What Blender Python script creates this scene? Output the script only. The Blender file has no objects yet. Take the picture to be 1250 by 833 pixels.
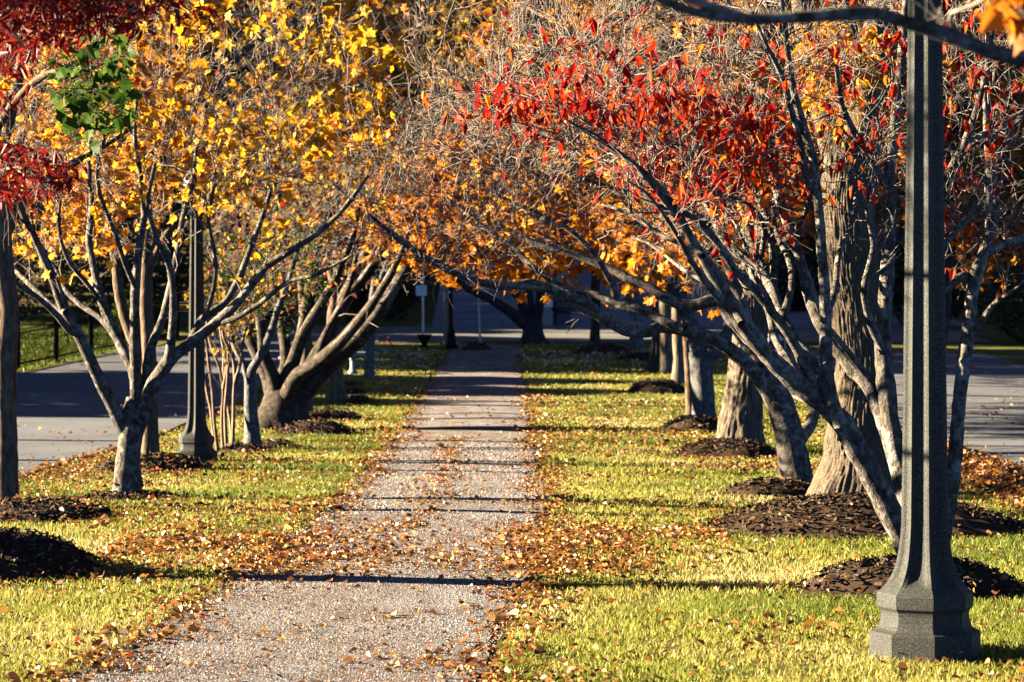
import bpy, math
import numpy as np
R = np.random.default_rng(11)
F, CX, CY, H = 2951.0, 625.0, 397.0, 1.7        # focal length in photo pixels, horizon row, eye height (m)
SC = bpy.context.scene
COL = SC.collection

# ------------------------------------------------------------------ noise / terrain
_T = np.random.default_rng(3).random((64, 64, 64)).astype(np.float32)
def noise3(p):
    p = np.asarray(p, dtype=np.float64)
    i = np.floor(p).astype(np.int64); f = p - i; f = f * f * (3 - 2 * f)
    i0 = i % 64; i1 = (i + 1) % 64
    x0, y0, z0 = i0[..., 0], i0[..., 1], i0[..., 2]; x1, y1, z1 = i1[..., 0], i1[..., 1], i1[..., 2]
    fx, fy, fz = f[..., 0], f[..., 1], f[..., 2]
    c00 = _T[x0, y0, z0] * (1 - fx) + _T[x1, y0, z0] * fx; c10 = _T[x0, y1, z0] * (1 - fx) + _T[x1, y1, z0] * fx
    c01 = _T[x0, y0, z1] * (1 - fx) + _T[x1, y0, z1] * fx; c11 = _T[x0, y1, z1] * (1 - fx) + _T[x1, y1, z1] * fx
    return (c00 * (1 - fy) + c10 * fy) * (1 - fz) + (c01 * (1 - fy) + c11 * fy) * fz
def fbm(p, o=3):
    p = np.asarray(p, dtype=np.float64); s = 0; a = .5; t = 0
    for k in range(o):
        s = s + a * noise3(p * (2 ** k) + 7.3 * k); t += a; a *= .5
    return s / t
_ZY = np.array([-40, 34, 38, 42, 48, 55, 62, 70, 78, 90, 105, 120, 135, 150, 180, 230, 320, 450.])
_ZZ = np.array([0, 0, .02, .06, .2, .47, .8, 1.18, 1.6, 2.3, 3.3, 4.4, 5.8, 8.2, 16, 34, 66, 95.])
def zg(x, y):
    y = np.asarray(y, float); x = np.asarray(x, float)
    z = (np.interp(y - 1.5, _ZY, _ZZ) + np.interp(y, _ZY, _ZZ) + np.interp(y + 1.5, _ZY, _ZZ)) / 3
    q = np.stack(np.broadcast_arrays(x * .35, y * .35, 0 * x), -1)
    lawn = np.clip((3.2 - np.abs(np.abs(x) - 0.) ) * .0 + 1, 0, 1)
    return z + lawn * .05 * (noise3(q) - .5)
_RE = (np.array([5, 11.5, 15.5, 22.5, 35, 50, 62, 75.]), np.array([-.5, -.2, .08, .3, .3, .25, .21, .2]))
_LE = (np.array([5, 11.5, 15.8, 20, 23.6, 35, 48, 62, 75.]), np.array([-2.5, -2.12, -1.86, -1.7, -1.64, -1.72, -1.85, -1.74, -1.74]))
def pR(y): return np.interp(y, *_RE)
def pL(y): return np.interp(y, *_LE)
ROADX = 5.55
def P(px, py, Y): return np.array([(px - CX) * Y / F, Y, H - (py - CY) * Y / F])
def XW(px, Y): return (px - CX) * Y / F

# ------------------------------------------------------------------ mesh helpers
LOC = {}
def mk(name, V, sizes, loops, mat, parent=None, attrs=None, smooth=False):
    V = np.asarray(V, dtype=np.float64).reshape(-1, 3)
    if parent is not None: V = V - LOC[parent.name]
    me = bpy.data.meshes.new(name)
    me.vertices.add(len(V)); me.vertices.foreach_set('co', V.astype(np.float32).ravel())
    loops = np.asarray(loops, dtype=np.int32).ravel(); sizes = np.asarray(sizes, dtype=np.int32)
    me.loops.add(len(loops)); me.loops.foreach_set('vertex_index', loops)
    me.polygons.add(len(sizes)); st = np.concatenate([[0], np.cumsum(sizes)[:-1]]).astype(np.int32)
    me.polygons.foreach_set('loop_start', st)
    me.polygons.foreach_set('use_smooth', np.full(len(sizes), smooth))
    me.update(calc_edges=True)
    if attrs:
        for k, a in attrs.items():
            at = me.attributes.new(k, 'FLOAT', 'POINT'); at.data.foreach_set('value', np.asarray(a, dtype=np.float32).ravel())
    for m in (mat if isinstance(mat, (list, tuple)) else [mat]): me.materials.append(m)
    o = bpy.data.objects.new(name, me); COL.objects.link(o)
    if parent is not None:
        o.parent = parent; LOC[o.name] = LOC[parent.name]
    else: LOC[o.name] = np.zeros(3)
    return o
def thing(name, label, cat, loc, group=None):
    o = bpy.data.objects.new(name, None); COL.objects.link(o); o.empty_display_size = .3
    o.location = [float(a) for a in loc]; LOC[o.name] = np.array(loc, float)
    o['label'] = label; o['category'] = cat
    if group: o['group'] = group
    return o
def tag(o, label, cat, group=None):
    o['label'] = label; o['category'] = cat
    if group: o['group'] = group
    return o
def grid(name, xs, ys, zf, mat, kind='structure', smooth=True):
    X, Y = np.meshgrid(xs, ys); V = np.stack([X, Y, zf(X, Y)], -1).reshape(-1, 3)
    n, m = len(xs), len(ys); a = (np.arange(m - 1)[:, None] * n + np.arange(n - 1)[None]).ravel()
    q = np.stack([a, a + 1, a + n + 1, a + n], -1)
    o = mk(name, V, np.full(len(q), 4), q, mat, None, None, smooth); o['kind'] = kind
    return o
class MB:
    """collects boxes, lofts and tubes into one mesh"""
    def __init__(s): s.V = []; s.S = []; s.L = []; s.n = 0
    def add(s, V, faces):
        V = np.asarray(V, float).reshape(-1, 3); s.V.append(V)
        for f in faces: s.S.append(len(f)); s.L += [i + s.n for i in f]
        s.n += len(V); return s
    def addq(s, V, q):
        s.V.append(np.asarray(V, float).reshape(-1, 3)); q = np.asarray(q) + s.n
        s.S += [q.shape[1]] * len(q); s.L += q.ravel().tolist(); s.n += len(s.V[-1]); return s
    def box(s, c, d, rz=0, bev=0.0):
        x, y, z = [k / 2 for k in d]; b = min(bev, x * .9, y * .9, z * .9)
        cs, sn = math.cos(rz), math.sin(rz)
        if b <= 0: ring = [(-x, -y), (x, -y), (x, y), (-x, y)]; lv = [(-z, 0), (z, 0)]
        else:
            ring = [(-x + b, -y), (x - b, -y), (x, -y + b), (x, y - b), (x - b, y), (-x + b, y), (-x, y - b), (-x, -y + b)]
            lv = [(-z, b), (-z + b, 0), (z - b, 0), (z, b)]
        V = []; k = len(ring)
        for zz, ins in lv:
            for (u, v) in ring:
                u2 = u - math.copysign(min(ins, abs(u)), u); v2 = v - math.copysign(min(ins, abs(v)), v)
                V.append((c[0] + u2 * cs - v2 * sn, c[1] + u2 * sn + v2 * cs, c[2] + zz))
        fs = [[i * k + j, i * k + (j + 1) % k, (i + 1) * k + (j + 1) % k, (i + 1) * k + j] for i in range(len(lv) - 1) for j in range(k)]
        fs.append(list(range(k))[::-1]); fs.append([(len(lv) - 1) * k + j for j in range(k)])
        return s.add(V, fs)
    def lathe(s, c, prof, n=16, rot=0):
        V = []; 
        for r, z in prof:
            for j in range(n):
                a = rot + 2 * math.pi * j / n; V.append((c[0] + r * math.cos(a), c[1] + r * math.sin(a), c[2] + z))
        m = len(prof)
        fs = [[i * n + j, i * n + (j + 1) % n, (i + 1) * n + (j + 1) % n, (i + 1) * n + j] for i in range(m - 1) for j in range(n)]
        fs.append(list(range(n))[::-1]); fs.append([(m - 1) * n + j for j in range(n)])
        return s.add(V, fs)
    def build(s, name, mat, parent=None, smooth=False):
        return mk(name, np.concatenate(s.V), s.S, s.L, mat, parent, None, smooth)
def nrm(v): return v / np.maximum(np.linalg.norm(v, axis=-1, keepdims=True), 1e-9)
def tubes(Pt, Rd, S):
    """(M,K,3) centre lines, (M,K) radii -> verts, quads"""
    M, K, _ = Pt.shape
    T = nrm(np.concatenate([Pt[:, 1:2] - Pt[:, :1], Pt[:, 2:] - Pt[:, :-2], Pt[:, -1:] - Pt[:, -2:-1]], 1))
    ref = nrm(np.cross(nrm(Pt[:, -1] - Pt[:, 0]), R.normal(size=(M, 3))))[:, None]
    n1 = nrm(ref - (ref * T).sum(-1, keepdims=True) * T); n2 = np.cross(T, n1)
    a = np.arange(S) * 2 * np.pi / S
    V = Pt[:, :, None] + Rd[:, :, None, None] * (np.cos(a)[None, None, :, None] * n1[:, :, None] + np.sin(a)[None, None, :, None] * n2[:, :, None])
    b = (np.arange(M)[:, None, None] * K * S + np.arange(K - 1)[None, :, None] * S)
    j = np.arange(S)[None, None]; j2 = (j + 1) % S
    q = np.stack([b + j, b + j2, b + S + j2, b + S + j], -1).reshape(-1, 4)
    return V.reshape(-1, 3), q
def crom(p, step):
    p = np.asarray(p, float); p = np.vstack([2 * p[0] - p[1], p, 2 * p[-1] - p[-2]]); out = []
    for i in range(1, len(p) - 2):
        n = max(2, int(np.linalg.norm(p[i + 1, :3] - p[i, :3]) / step)); t = (np.arange(n) / n)[:, None]
        out.append(.5 * (2 * p[i] + (p[i + 1] - p[i - 1]) * t + (2 * p[i - 1] - 5 * p[i] + 4 * p[i + 1] - p[i + 2]) * t ** 2 + (3 * p[i] - p[i - 1] - 3 * p[i + 1] + p[i + 2]) * t ** 3))
    return np.vstack(out + [p[-2:-1]])

# ------------------------------------------------------------------ materials
def newmat(name):
    m = bpy.data.materials.new(name); m.use_nodes = True; nt = m.node_tree; nt.nodes.clear()
    out = nt.nodes.new('ShaderNodeOutputMaterial'); return m, nt, out
def nd(nt, t, ins=None, **kw):
    n = nt.nodes.new(t)
    for k, v in kw.items(): setattr(n, k, v)
    for k, v in (ins or {}).items():
        if isinstance(v, bpy.types.NodeSocket): nt.links.new(v, n.inputs[k])
        else: n.inputs[k].default_value = v
    return n
def ramp(nt, fac, stops, interp='LINEAR'):
    n = nt.nodes.new('ShaderNodeValToRGB'); n.color_ramp.interpolation = interp
    e = n.color_ramp.elements
    while len(e) < len(stops): e.new(.5)
    for k, (p, c) in enumerate(stops):
        e[k].position = p; e[k].color = (*c, 1) if len(c) == 3 else c
    nt.links.new(fac, n.inputs[0]); return n.outputs[0]
def g(v): return (v, v, v)
def coord(nt, sc=(1, 1, 1), kind='Object'):
    tc = nd(nt, 'ShaderNodeTexCoord'); mp = nd(nt, 'ShaderNodeMapping', {'Vector': tc.outputs[kind], 'Scale': sc}); return mp.outputs[0]
def mixc(nt, fac, a, b, mode='MIX'):
    n = nt.nodes.new('ShaderNodeMix'); n.data_type = 'RGBA'; n.blend_type = mode
    for idx, v in ((0, fac), (6, a), (7, b)):
        if isinstance(v, bpy.types.NodeSocket): nt.links.new(v, n.inputs[idx])
        else: n.inputs[idx].default_value = v if idx == 0 else (*v, 1)
    return n.outputs[2]
def finish(nt, out, col, rough=.85, bump=None, bstr=.5, bdist=.02, spec=.3, metal=0):
    b = nd(nt, 'ShaderNodeBsdfPrincipled', {'Roughness': rough, 'Specular IOR Level': spec, 'Metallic': metal})
    if isinstance(col, bpy.types.NodeSocket): nt.links.new(col, b.inputs['Base Color'])
    else: b.inputs['Base Color'].default_value = (*col, 1)
    if bump is not None:
        bn = nd(nt, 'ShaderNodeBump', {'Strength': bstr, 'Distance': bdist, 'Height': bump}); nt.links.new(bn.outputs[0], b.inputs['Normal'])
    nt.links.new(b.outputs[0], out.inputs[0])
def leafmat(name, stops, trans=.5, gloss=.08):
    m, nt, out = newmat(name)
    at = nd(nt, 'ShaderNodeAttribute', attribute_name='rnd')
    c = ramp(nt, at.outputs['Fac'], stops)
    n = nd(nt, 'ShaderNodeTexNoise', {'Scale': 30.0, 'Vector': coord(nt)})
    c = mixc(nt, .35, c, ramp(nt, n.outputs[0], [(.35, g(.45)), (.6, g(1.0))]), 'MULTIPLY')
    d = nd(nt, 'ShaderNodeBsdfPrincipled', {'Base Color': c, 'Roughness': .5, 'Specular IOR Level': gloss * 2.5})
    t = nd(nt, 'ShaderNodeBsdfTranslucent', {'Color': c})
    s = nd(nt, 'ShaderNodeMixShader', {0: trans, 1: d.outputs[0], 2: t.outputs[0]}); nt.links.new(s.outputs[0], out.inputs[0])
    return m
def barkmat(name, dark, mid, lite, lichen=None, lich_amt=.5, sc=(14, 14, 4), bdist=.02, wood_scale=1.0):
    m, nt, out = newmat(name); v = coord(nt, sc)
    n1 = nd(nt, 'ShaderNodeTexNoise', {'Vector': v, 'Scale': wood_scale, 'Detail': 6.0, 'Roughness': .65})
    c = ramp(nt, n1.outputs[0], [(.32, dark), (.52, mid), (.72, lite)])
    bump = n1.outputs[0]
    if lichen:
        v2 = coord(nt); n2 = nd(nt, 'ShaderNodeTexNoise', {'Vector': v2, 'Scale': 11.0, 'Detail': 6.0, 'Roughness': .75})
        f = ramp(nt, n2.outputs[0], [(.56 - .15 * lich_amt, g(0)), (.72 - .15 * lich_amt, g(.85))])
        c = mixc(nt, f, c, lichen)
    finish(nt, out, c, .9, bump, 1.0, bdist, .15)
    return m
MAT = {}
MAT['dogwood_bark'] = barkmat('dogwood_bark', (.024, .02, .015), (.1, .083, .064), (.22, .19, .15), (.38, .35, .29), .45, (20, 20, 13), .04)
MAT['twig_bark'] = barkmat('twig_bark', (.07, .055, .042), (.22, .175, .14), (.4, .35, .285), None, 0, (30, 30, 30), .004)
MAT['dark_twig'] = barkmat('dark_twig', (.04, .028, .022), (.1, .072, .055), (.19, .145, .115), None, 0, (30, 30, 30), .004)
MAT['brown_bark'] = barkmat('brown_bark', (.045, .03, .018), (.15, .1, .062), (.27, .19, .125), None, 0, (20, 20, 7), .016)
MAT['grey_bark'] = barkmat('grey_bark', (.05, .047, .047), (.11, .105, .1), (.19, .185, .18), (.28, .29, .28), .25, (16, 16, 8), .014)
MAT['cherry_bark'] = barkmat('cherry_bark', (.022, .016, .012), (.066, .05, .034), (.14, .112, .078), None, 0, (9, 9, 12), .022)
MAT['myrtle_bark'] = barkmat('myrtle_bark', (.16, .09, .055), (.3, .19, .12), (.46, .34, .24), None, 0, (12, 12, 4), .006)
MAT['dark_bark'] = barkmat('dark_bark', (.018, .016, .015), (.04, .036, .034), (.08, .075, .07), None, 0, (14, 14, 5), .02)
MAT['ridged_bark'] = barkmat('ridged_bark', (.05, .038, .026), (.16, .125, .085), (.3, .25, .18), None, 0, (18, 18, 3.2), .035)
def oak():
    m, nt, out = newmat('oak_bark')
    n = nd(nt, 'ShaderNodeTexNoise', {'Vector': coord(nt), 'Scale': 60.0, 'Detail': 6.0, 'Roughness': .7})
    n2 = nd(nt, 'ShaderNodeTexNoise', {'Vector': coord(nt, (6, 6, 2)), 'Scale': 1.0, 'Detail': 4.0})
    c = ramp(nt, n.outputs[0], [(.3, (.05, .037, .024)), (.5, (.125, .095, .062)), (.72, (.24, .19, .125))])
    c = mixc(nt, .5, c, ramp(nt, n2.outputs[0], [(.35, g(.55)), (.65, g(1.1))]), 'MULTIPLY')
    finish(nt, out, c, .92, n.outputs[0], .7, .01, .12)
    return m
MAT['oak_bark'] = oak()
def lampmat():
    m, nt, out = newmat('aggregate_concrete')
    n = nd(nt, 'ShaderNodeTexNoise', {'Vector': coord(nt), 'Scale': 190.0, 'Detail': 3.0})
    n2 = nd(nt, 'ShaderNodeTexNoise', {'Vector': coord(nt, (5, 5, 2)), 'Scale': 1.0, 'Detail': 4.0})
    c = ramp(nt, n.outputs[0], [(.34, (.012, .014, .012)), (.52, (.036, .038, .031)), (.7, (.15, .146, .12))])
    c = mixc(nt, .6, c, ramp(nt, n2.outputs[0], [(.3, g(.5)), (.65, g(1))]), 'MULTIPLY')
    finish(nt, out, c, .75, n.outputs[0], .5, .006, .3)
    return m
MAT['concrete'] = lampmat()
def simple(name, col, rough=.6, metal=0, sc=30, var=.3, spec=.4, bd=.003):
    m, nt, out = newmat(name)
    n = nd(nt, 'ShaderNodeTexNoise', {'Vector': coord(nt), 'Scale': float(sc), 'Detail': 5.0})
    c = mixc(nt, var, col, ramp(nt, n.outputs[0], [(.3, tuple(k * .4 for k in col)), (.7, tuple(min(1, k * 1.5) for k in col))]))
    finish(nt, out, c, rough, n.outputs[0], .3, bd, spec, metal); return m
MAT['black_iron'] = simple('black_iron', (.01, .01, .011), .85, 0, 30, .3, .12)
MAT['galvanised'] = simple('galvanised_steel', (.3, .33, .36), .45, .6)
MAT['sign_white'] = simple('sign_white', (.75, .75, .76), .5, 0, 20, .1)
MAT['sign_black'] = simple('sign_black', (.012, .012, .014), .5, 0, 20, .2)
MAT['pole_wood'] = simple('weathered_pole_wood', (.28, .23, .17), .9, 0, 25, .5)
MAT['stone'] = simple('grey_stone', (.3, .3, .29), .9, 0, 18, .5, .2, .01)
MAT['dark_stone'] = simple('dark_stone', (.09, .095, .11), .8, 0, 18, .5, .2, .01)
MAT['globe'] = simple('smoky_globe', (.16, .155, .14), .3, 0, 5, .1)
def groundmat():
    m, nt, out = newmat('lawn_soil'); v = coord(nt)
    n1 = nd(nt, 'ShaderNodeTexNoise', {'Vector': v, 'Scale': .9, 'Detail': 5.0})
    n2 = nd(nt, 'ShaderNodeTexNoise', {'Vector': v, 'Scale': 45.0, 'Detail': 6.0, 'Roughness': .75})
    c = ramp(nt, n1.outputs[0], [(.3, (.11, .13, .02)), (.5, (.19, .18, .04)), (.68, (.26, .2, .075))])
    c = mixc(nt, .7, c, ramp(nt, n2.outputs[0], [(.3, g(.25)), (.7, g(1.3))]), 'MULTIPLY')
    sp = nd(nt, 'ShaderNodeSeparateXYZ', {0: v})
    f = nd(nt, 'ShaderNodeMapRange', {0: sp.outputs[1], 1: 82.0, 2: 95.0})
    n3 = nd(nt, 'ShaderNodeTexNoise', {'Vector': v, 'Scale': 2.2, 'Detail': 8.0, 'Roughness': .7})
    woods = ramp(nt, n3.outputs[0], [(.3, (.03, .022, .012)), (.5, (.1, .065, .03)), (.7, (.19, .12, .05))])
    c = mixc(nt, f.outputs[0], c, woods)
    finish(nt, out, c, .95, n2.outputs[0], 1.0, .05, .1); return m
def pathmat():
    m, nt, out = newmat('gravel'); v = coord(nt)
    vo = nd(nt, 'ShaderNodeTexVoronoi', {'Vector': v, 'Scale': 75.0})
    n1 = nd(nt, 'ShaderNodeTexNoise', {'Vector': v, 'Scale': 38.0, 'Detail': 8.0, 'Roughness': .8})
    n2 = nd(nt, 'ShaderNodeTexNoise', {'Vector': v, 'Scale': 1.3, 'Detail': 4.0})
    c = ramp(nt, vo.outputs['Color'], [(.1, (.12, .106, .1)), (.45, (.29, .262, .252)), (.9, (.46, .43, .42))])
    c = mixc(nt, .8, c, ramp(nt, n1.outputs[0], [(.35, g(.35)), (.6, g(1.15))]), 'MULTIPLY')
    c = mixc(nt, ramp(nt, n2.outputs[0], [(.42, g(0)), (.72, g(.75))]), c, (.15, .1, .065))
    n4 = nd(nt, 'ShaderNodeTexNoise', {'Vector': coord(nt, (1, .35, 1)), 'Scale': 3.5, 'Detail': 5.0})
    c = mixc(nt, .7, c, ramp(nt, n4.outputs[0], [(.35, g(.72)), (.62, g(1.15))]), 'MULTIPLY')
    hh = nd(nt, 'ShaderNodeMath', {0: vo.outputs['Distance'], 1: -.9, 2: n1.outputs[0]}, operation='MULTIPLY_ADD')
    finish(nt, out, c, .9, hh.outputs[0], 1.0, .022, .2); return m
def asphaltmat(name, col, sc=60):
    m, nt, out = newmat(name); v = coord(nt)
    n1 = nd(nt, 'ShaderNodeTexNoise', {'Vector': v, 'Scale': float(sc), 'Detail': 5.0})
    n2 = nd(nt, 'ShaderNodeTexNoise', {'Vector': v, 'Scale': .5, 'Detail': 5.0})
    vo = nd(nt, 'ShaderNodeTexVoronoi', {'Vector': v, 'Scale': .35}, feature='DISTANCE_TO_EDGE')
    c = mixc(nt, .5, col, ramp(nt, n1.outputs[0], [(.3, tuple(k * .45 for k in col)), (.7, tuple(k * 1.7 for k in col))]))
    c = mixc(nt, .5, c, ramp(nt, n2.outputs[0], [(.35, g(.6)), (.65, g(1.2))]), 'MULTIPLY')
    c = mixc(nt, ramp(nt, vo.outputs[0], [(.0, g(.8)), (.012, g(0))]), c, tuple(k * .3 for k in col))
    finish(nt, out, c, .85, n1.outputs[0], .6, .01, .3); return m
def mulchmat():
    m, nt, out = newmat('bark_mulch'); v = coord(nt)
    at = nd(nt, 'ShaderNodeAttribute', attribute_name='rnd')
    n1 = nd(nt, 'ShaderNodeTexNoise', {'Vector': v, 'Scale': 60.0, 'Detail': 6.0, 'Roughness': .8})
    c = ramp(nt, at.outputs['Fac'], [(0, (.035, .022, .014)), (.5, (.115, .072, .043)), (.85, (.23, .155, .1)), (1, (.42, .32, .22))])
    c = mixc(nt, .6, c, ramp(nt, n1.outputs[0], [(.3, g(.3)), (.7, g(1.2))]), 'MULTIPLY')
    finish(nt, out, c, .95, n1.outputs[0], 1.0, .03, .1); return m
MAT['ground'] = groundmat(); MAT['gravel'] = pathmat(); MAT['asphalt'] = asphaltmat('asphalt', (.13, .133, .142))
MAT['pale_road'] = asphaltmat('pale_road', (.17, .16, .15)); MAT['kerb'] = asphaltmat('kerb_concrete', (.14, .13, .115), 30)
MAT['mulch'] = mulchmat()
MAT['grass'] = leafmat('grass_blades', [(0, (.09, .14, .015)), (.25, (.17, .22, .026)), (.5, (.33, .325, .05)), (.78, (.47, .41, .1)), (1, (.56, .46, .2))], .4, .1)
MAT['litter'] = leafmat('fallen_leaf', [(0, (.09, .035, .012)), (.3, (.24, .1, .03)), (.55, (.42, .17, .04)), (.75, (.6, .25, .03)), (.88, (.62, .36, .1)), (.95, (.45, .04, .015)), (1, (.66, .45, .26))], .2, .2)
MAT['yellow_leaf'] = leafmat('yellow_leaf', [(0, (.46, .16, .01)), (.3, (.7, .3, .012)), (.7, (.84, .45, .02)), (1, (.84, .57, .06))])
MAT['amber_leaf'] = leafmat('amber_leaf', [(0, (.55, .16, .015)), (.4, (.82, .3, .02)), (.75, (.9, .47, .04)), (1, (.92, .62, .06))])
MAT['orange_leaf'] = leafmat('orange_leaf', [(0, (.4, .12, .01)), (.5, (.72, .25, .015)), (.85, (.85, .38, .02)), (1, (.9, .55, .04))])
MAT['red_leaf'] = leafmat('red_leaf', [(0, (.16, .005, .008)), (.4, (.44, .016, .007)), (.62, (.68, .05, .01)), (.88, (.82, .17, .02)), (1, (.85, .38, .05))], .5, .06)
MAT['maroon_leaf'] = leafmat('maroon_leaf', [(0, (.08, .012, .015)), (.5, (.22, .03, .03)), (.85, (.42, .08, .04)), (1, (.6, .25, .05))], .4, .2)
MAT['dark_red_leaf'] = leafmat('dark_red_leaf', [(0, (.1, .006, .006)), (.6, (.25, .012, .008)), (1, (.4, .03, .01))], .35, .1)
MAT['rust_leaf'] = leafmat('rust_leaf', [(0, (.16, .045, .008)), (.5, (.36, .11, .01)), (.85, (.58, .2, .014)), (1, (.7, .33, .03))])
MAT['green_leaf'] = leafmat('green_leaf', [(0, (.02, .05, .008)), (.6, (.05, .11, .014)), (1, (.16, .2, .025))], .4, .02)
MAT['olive_leaf'] = leafmat('olive_leaf', [(0, (.1, .065, .012)), (.5, (.32, .18, .018)), (.85, (.56, .33, .025)), (1, (.45, .36, .05))])
MAT['evergreen_leaf'] = leafmat('evergreen_leaf', [(0, (.012, .025, .01)), (.6, (.025, .05, .016)), (1, (.05, .08, .03))], .2, .15)
MAT['hill_leaf'] = leafmat('hill_leaf', [(0, (.03, .018, .008)), (.4, (.08, .045, .013)), (.75, (.17, .085, .016)), (1, (.24, .16, .03))], .3, .05)

# ------------------------------------------------------------------ leaf templates (unit length along +y)
def tmpl(half, fold, droop):
    half = np.array(half, float); n = len(half)
    Rv = np.column_stack([half[:, 0], half[:, 1], fold * np.abs(half[:, 0]) - droop * half[:, 1] ** 2])
    mid = np.abs(half[:, 0]) < 1e-6
    V = list(map(tuple, Rv)); right = list(range(n)); left = []
    for i in range(n):
        if mid[i]: left.append(i)
        else: left.append(len(V)); V.append((-Rv[i, 0], Rv[i, 1], Rv[i, 2]))
    return np.array(V), [right, left[::-1]]
MAPLE = tmpl([(0, 0), (.2, -.06), (.5, .12), (.33, .3), (.62, .58), (.26, .6), (0, 1)], .12, .15)
OVAL = tmpl([(0, 0), (.2, .25), (.24, .5), (.14, .8), (0, 1)], .35, .25)
SLIM = tmpl([(0, 0), (.13, .3), (.1, .65), (0, 1)], .2, .2)
CURL = tmpl([(0, 0), (.3, .1), (.42, .45), (.25, .8), (0, 1)], .55, .35)
RHOMB = tmpl([(0, 0), (.38, .45), (0, 1)], .2, .2)
def leaves(pos, size, droop, tm, flat=False, up=None):
    """leaf verts/sizes/loops/rnd for positions"""
    N = len(pos); tv, tf = tm
    d = R.normal(size=(N, 3)); d[:, 2] = d[:, 2] * .6 - droop; d = nrm(d)
    if flat: d[:, 2] *= .25; d = nrm(d)
    if flat: nn = nrm(R.normal(size=(N, 3)) * .45 + np.array([0, 0, 1.]))
    else: nn = R.normal(size=(N, 3))
    x = nrm(np.cross(d, nn)); z = np.cross(x, d)
    s = size * R.uniform(.65, 1.25, N)
    Bm = np.stack([x, d, z], 1) * s[:, None, None]
    V = pos[:, None] + np.einsum('vk,nkj->nvj', tv, Bm)
    fl = np.concatenate([np.array(f) for f in tf]); nv = len(tv)
    loops = (np.arange(N)[:, None] * nv + fl[None]).ravel()
    sizes = np.tile([len(f) for f in tf], N)
    rnd = np.repeat(R.random(N), nv)
    return V.reshape(-1, 3), sizes, loops, rnd

# ------------------------------------------------------------------ trees
THIN = .6
def spawn(par, prad, n, l0, l1, ang, up, K, curl, t0=.2, r1=.0026, rk=.012):
    M, KK, _ = par.shape; idx = np.repeat(np.arange(M), n); m = len(idx)
    t = R.uniform(t0, 1, m) * (KK - 1.001); i = t.astype(int); f = (t - i)[:, None]
    a, b = par[idx, i], par[idx, i + 1]; p0 = a * (1 - f) + b * f
    rr = prad[idx, i] * (1 - f[:, 0]) + prad[idx, i + 1] * f[:, 0]
    T = nrm(b - a); pe = nrm(np.cross(T, R.normal(size=(m, 3))))
    an = R.uniform(ang[0], ang[1], m)[:, None]
    d = nrm(np.cos(an) * T + np.sin(an) * pe + np.array([0, 0, up]))
    L = R.uniform(l0, l1, m); st = (L / (K - 1))[:, None]
    pts = [p0]
    for k in range(K - 1):
        pts.append(pts[-1] + d * st); d = nrm(d + curl * R.normal(size=(m, 3)) + np.array([0, 0, up * .25]))
    r0 = np.minimum(rr * .8, r1 + rk * L)
    rad = r0[:, None] + (r1 * .8 - r0[:, None]) * np.linspace(0, 1, K)[None]
    return np.stack(pts, 1), rad
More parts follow.
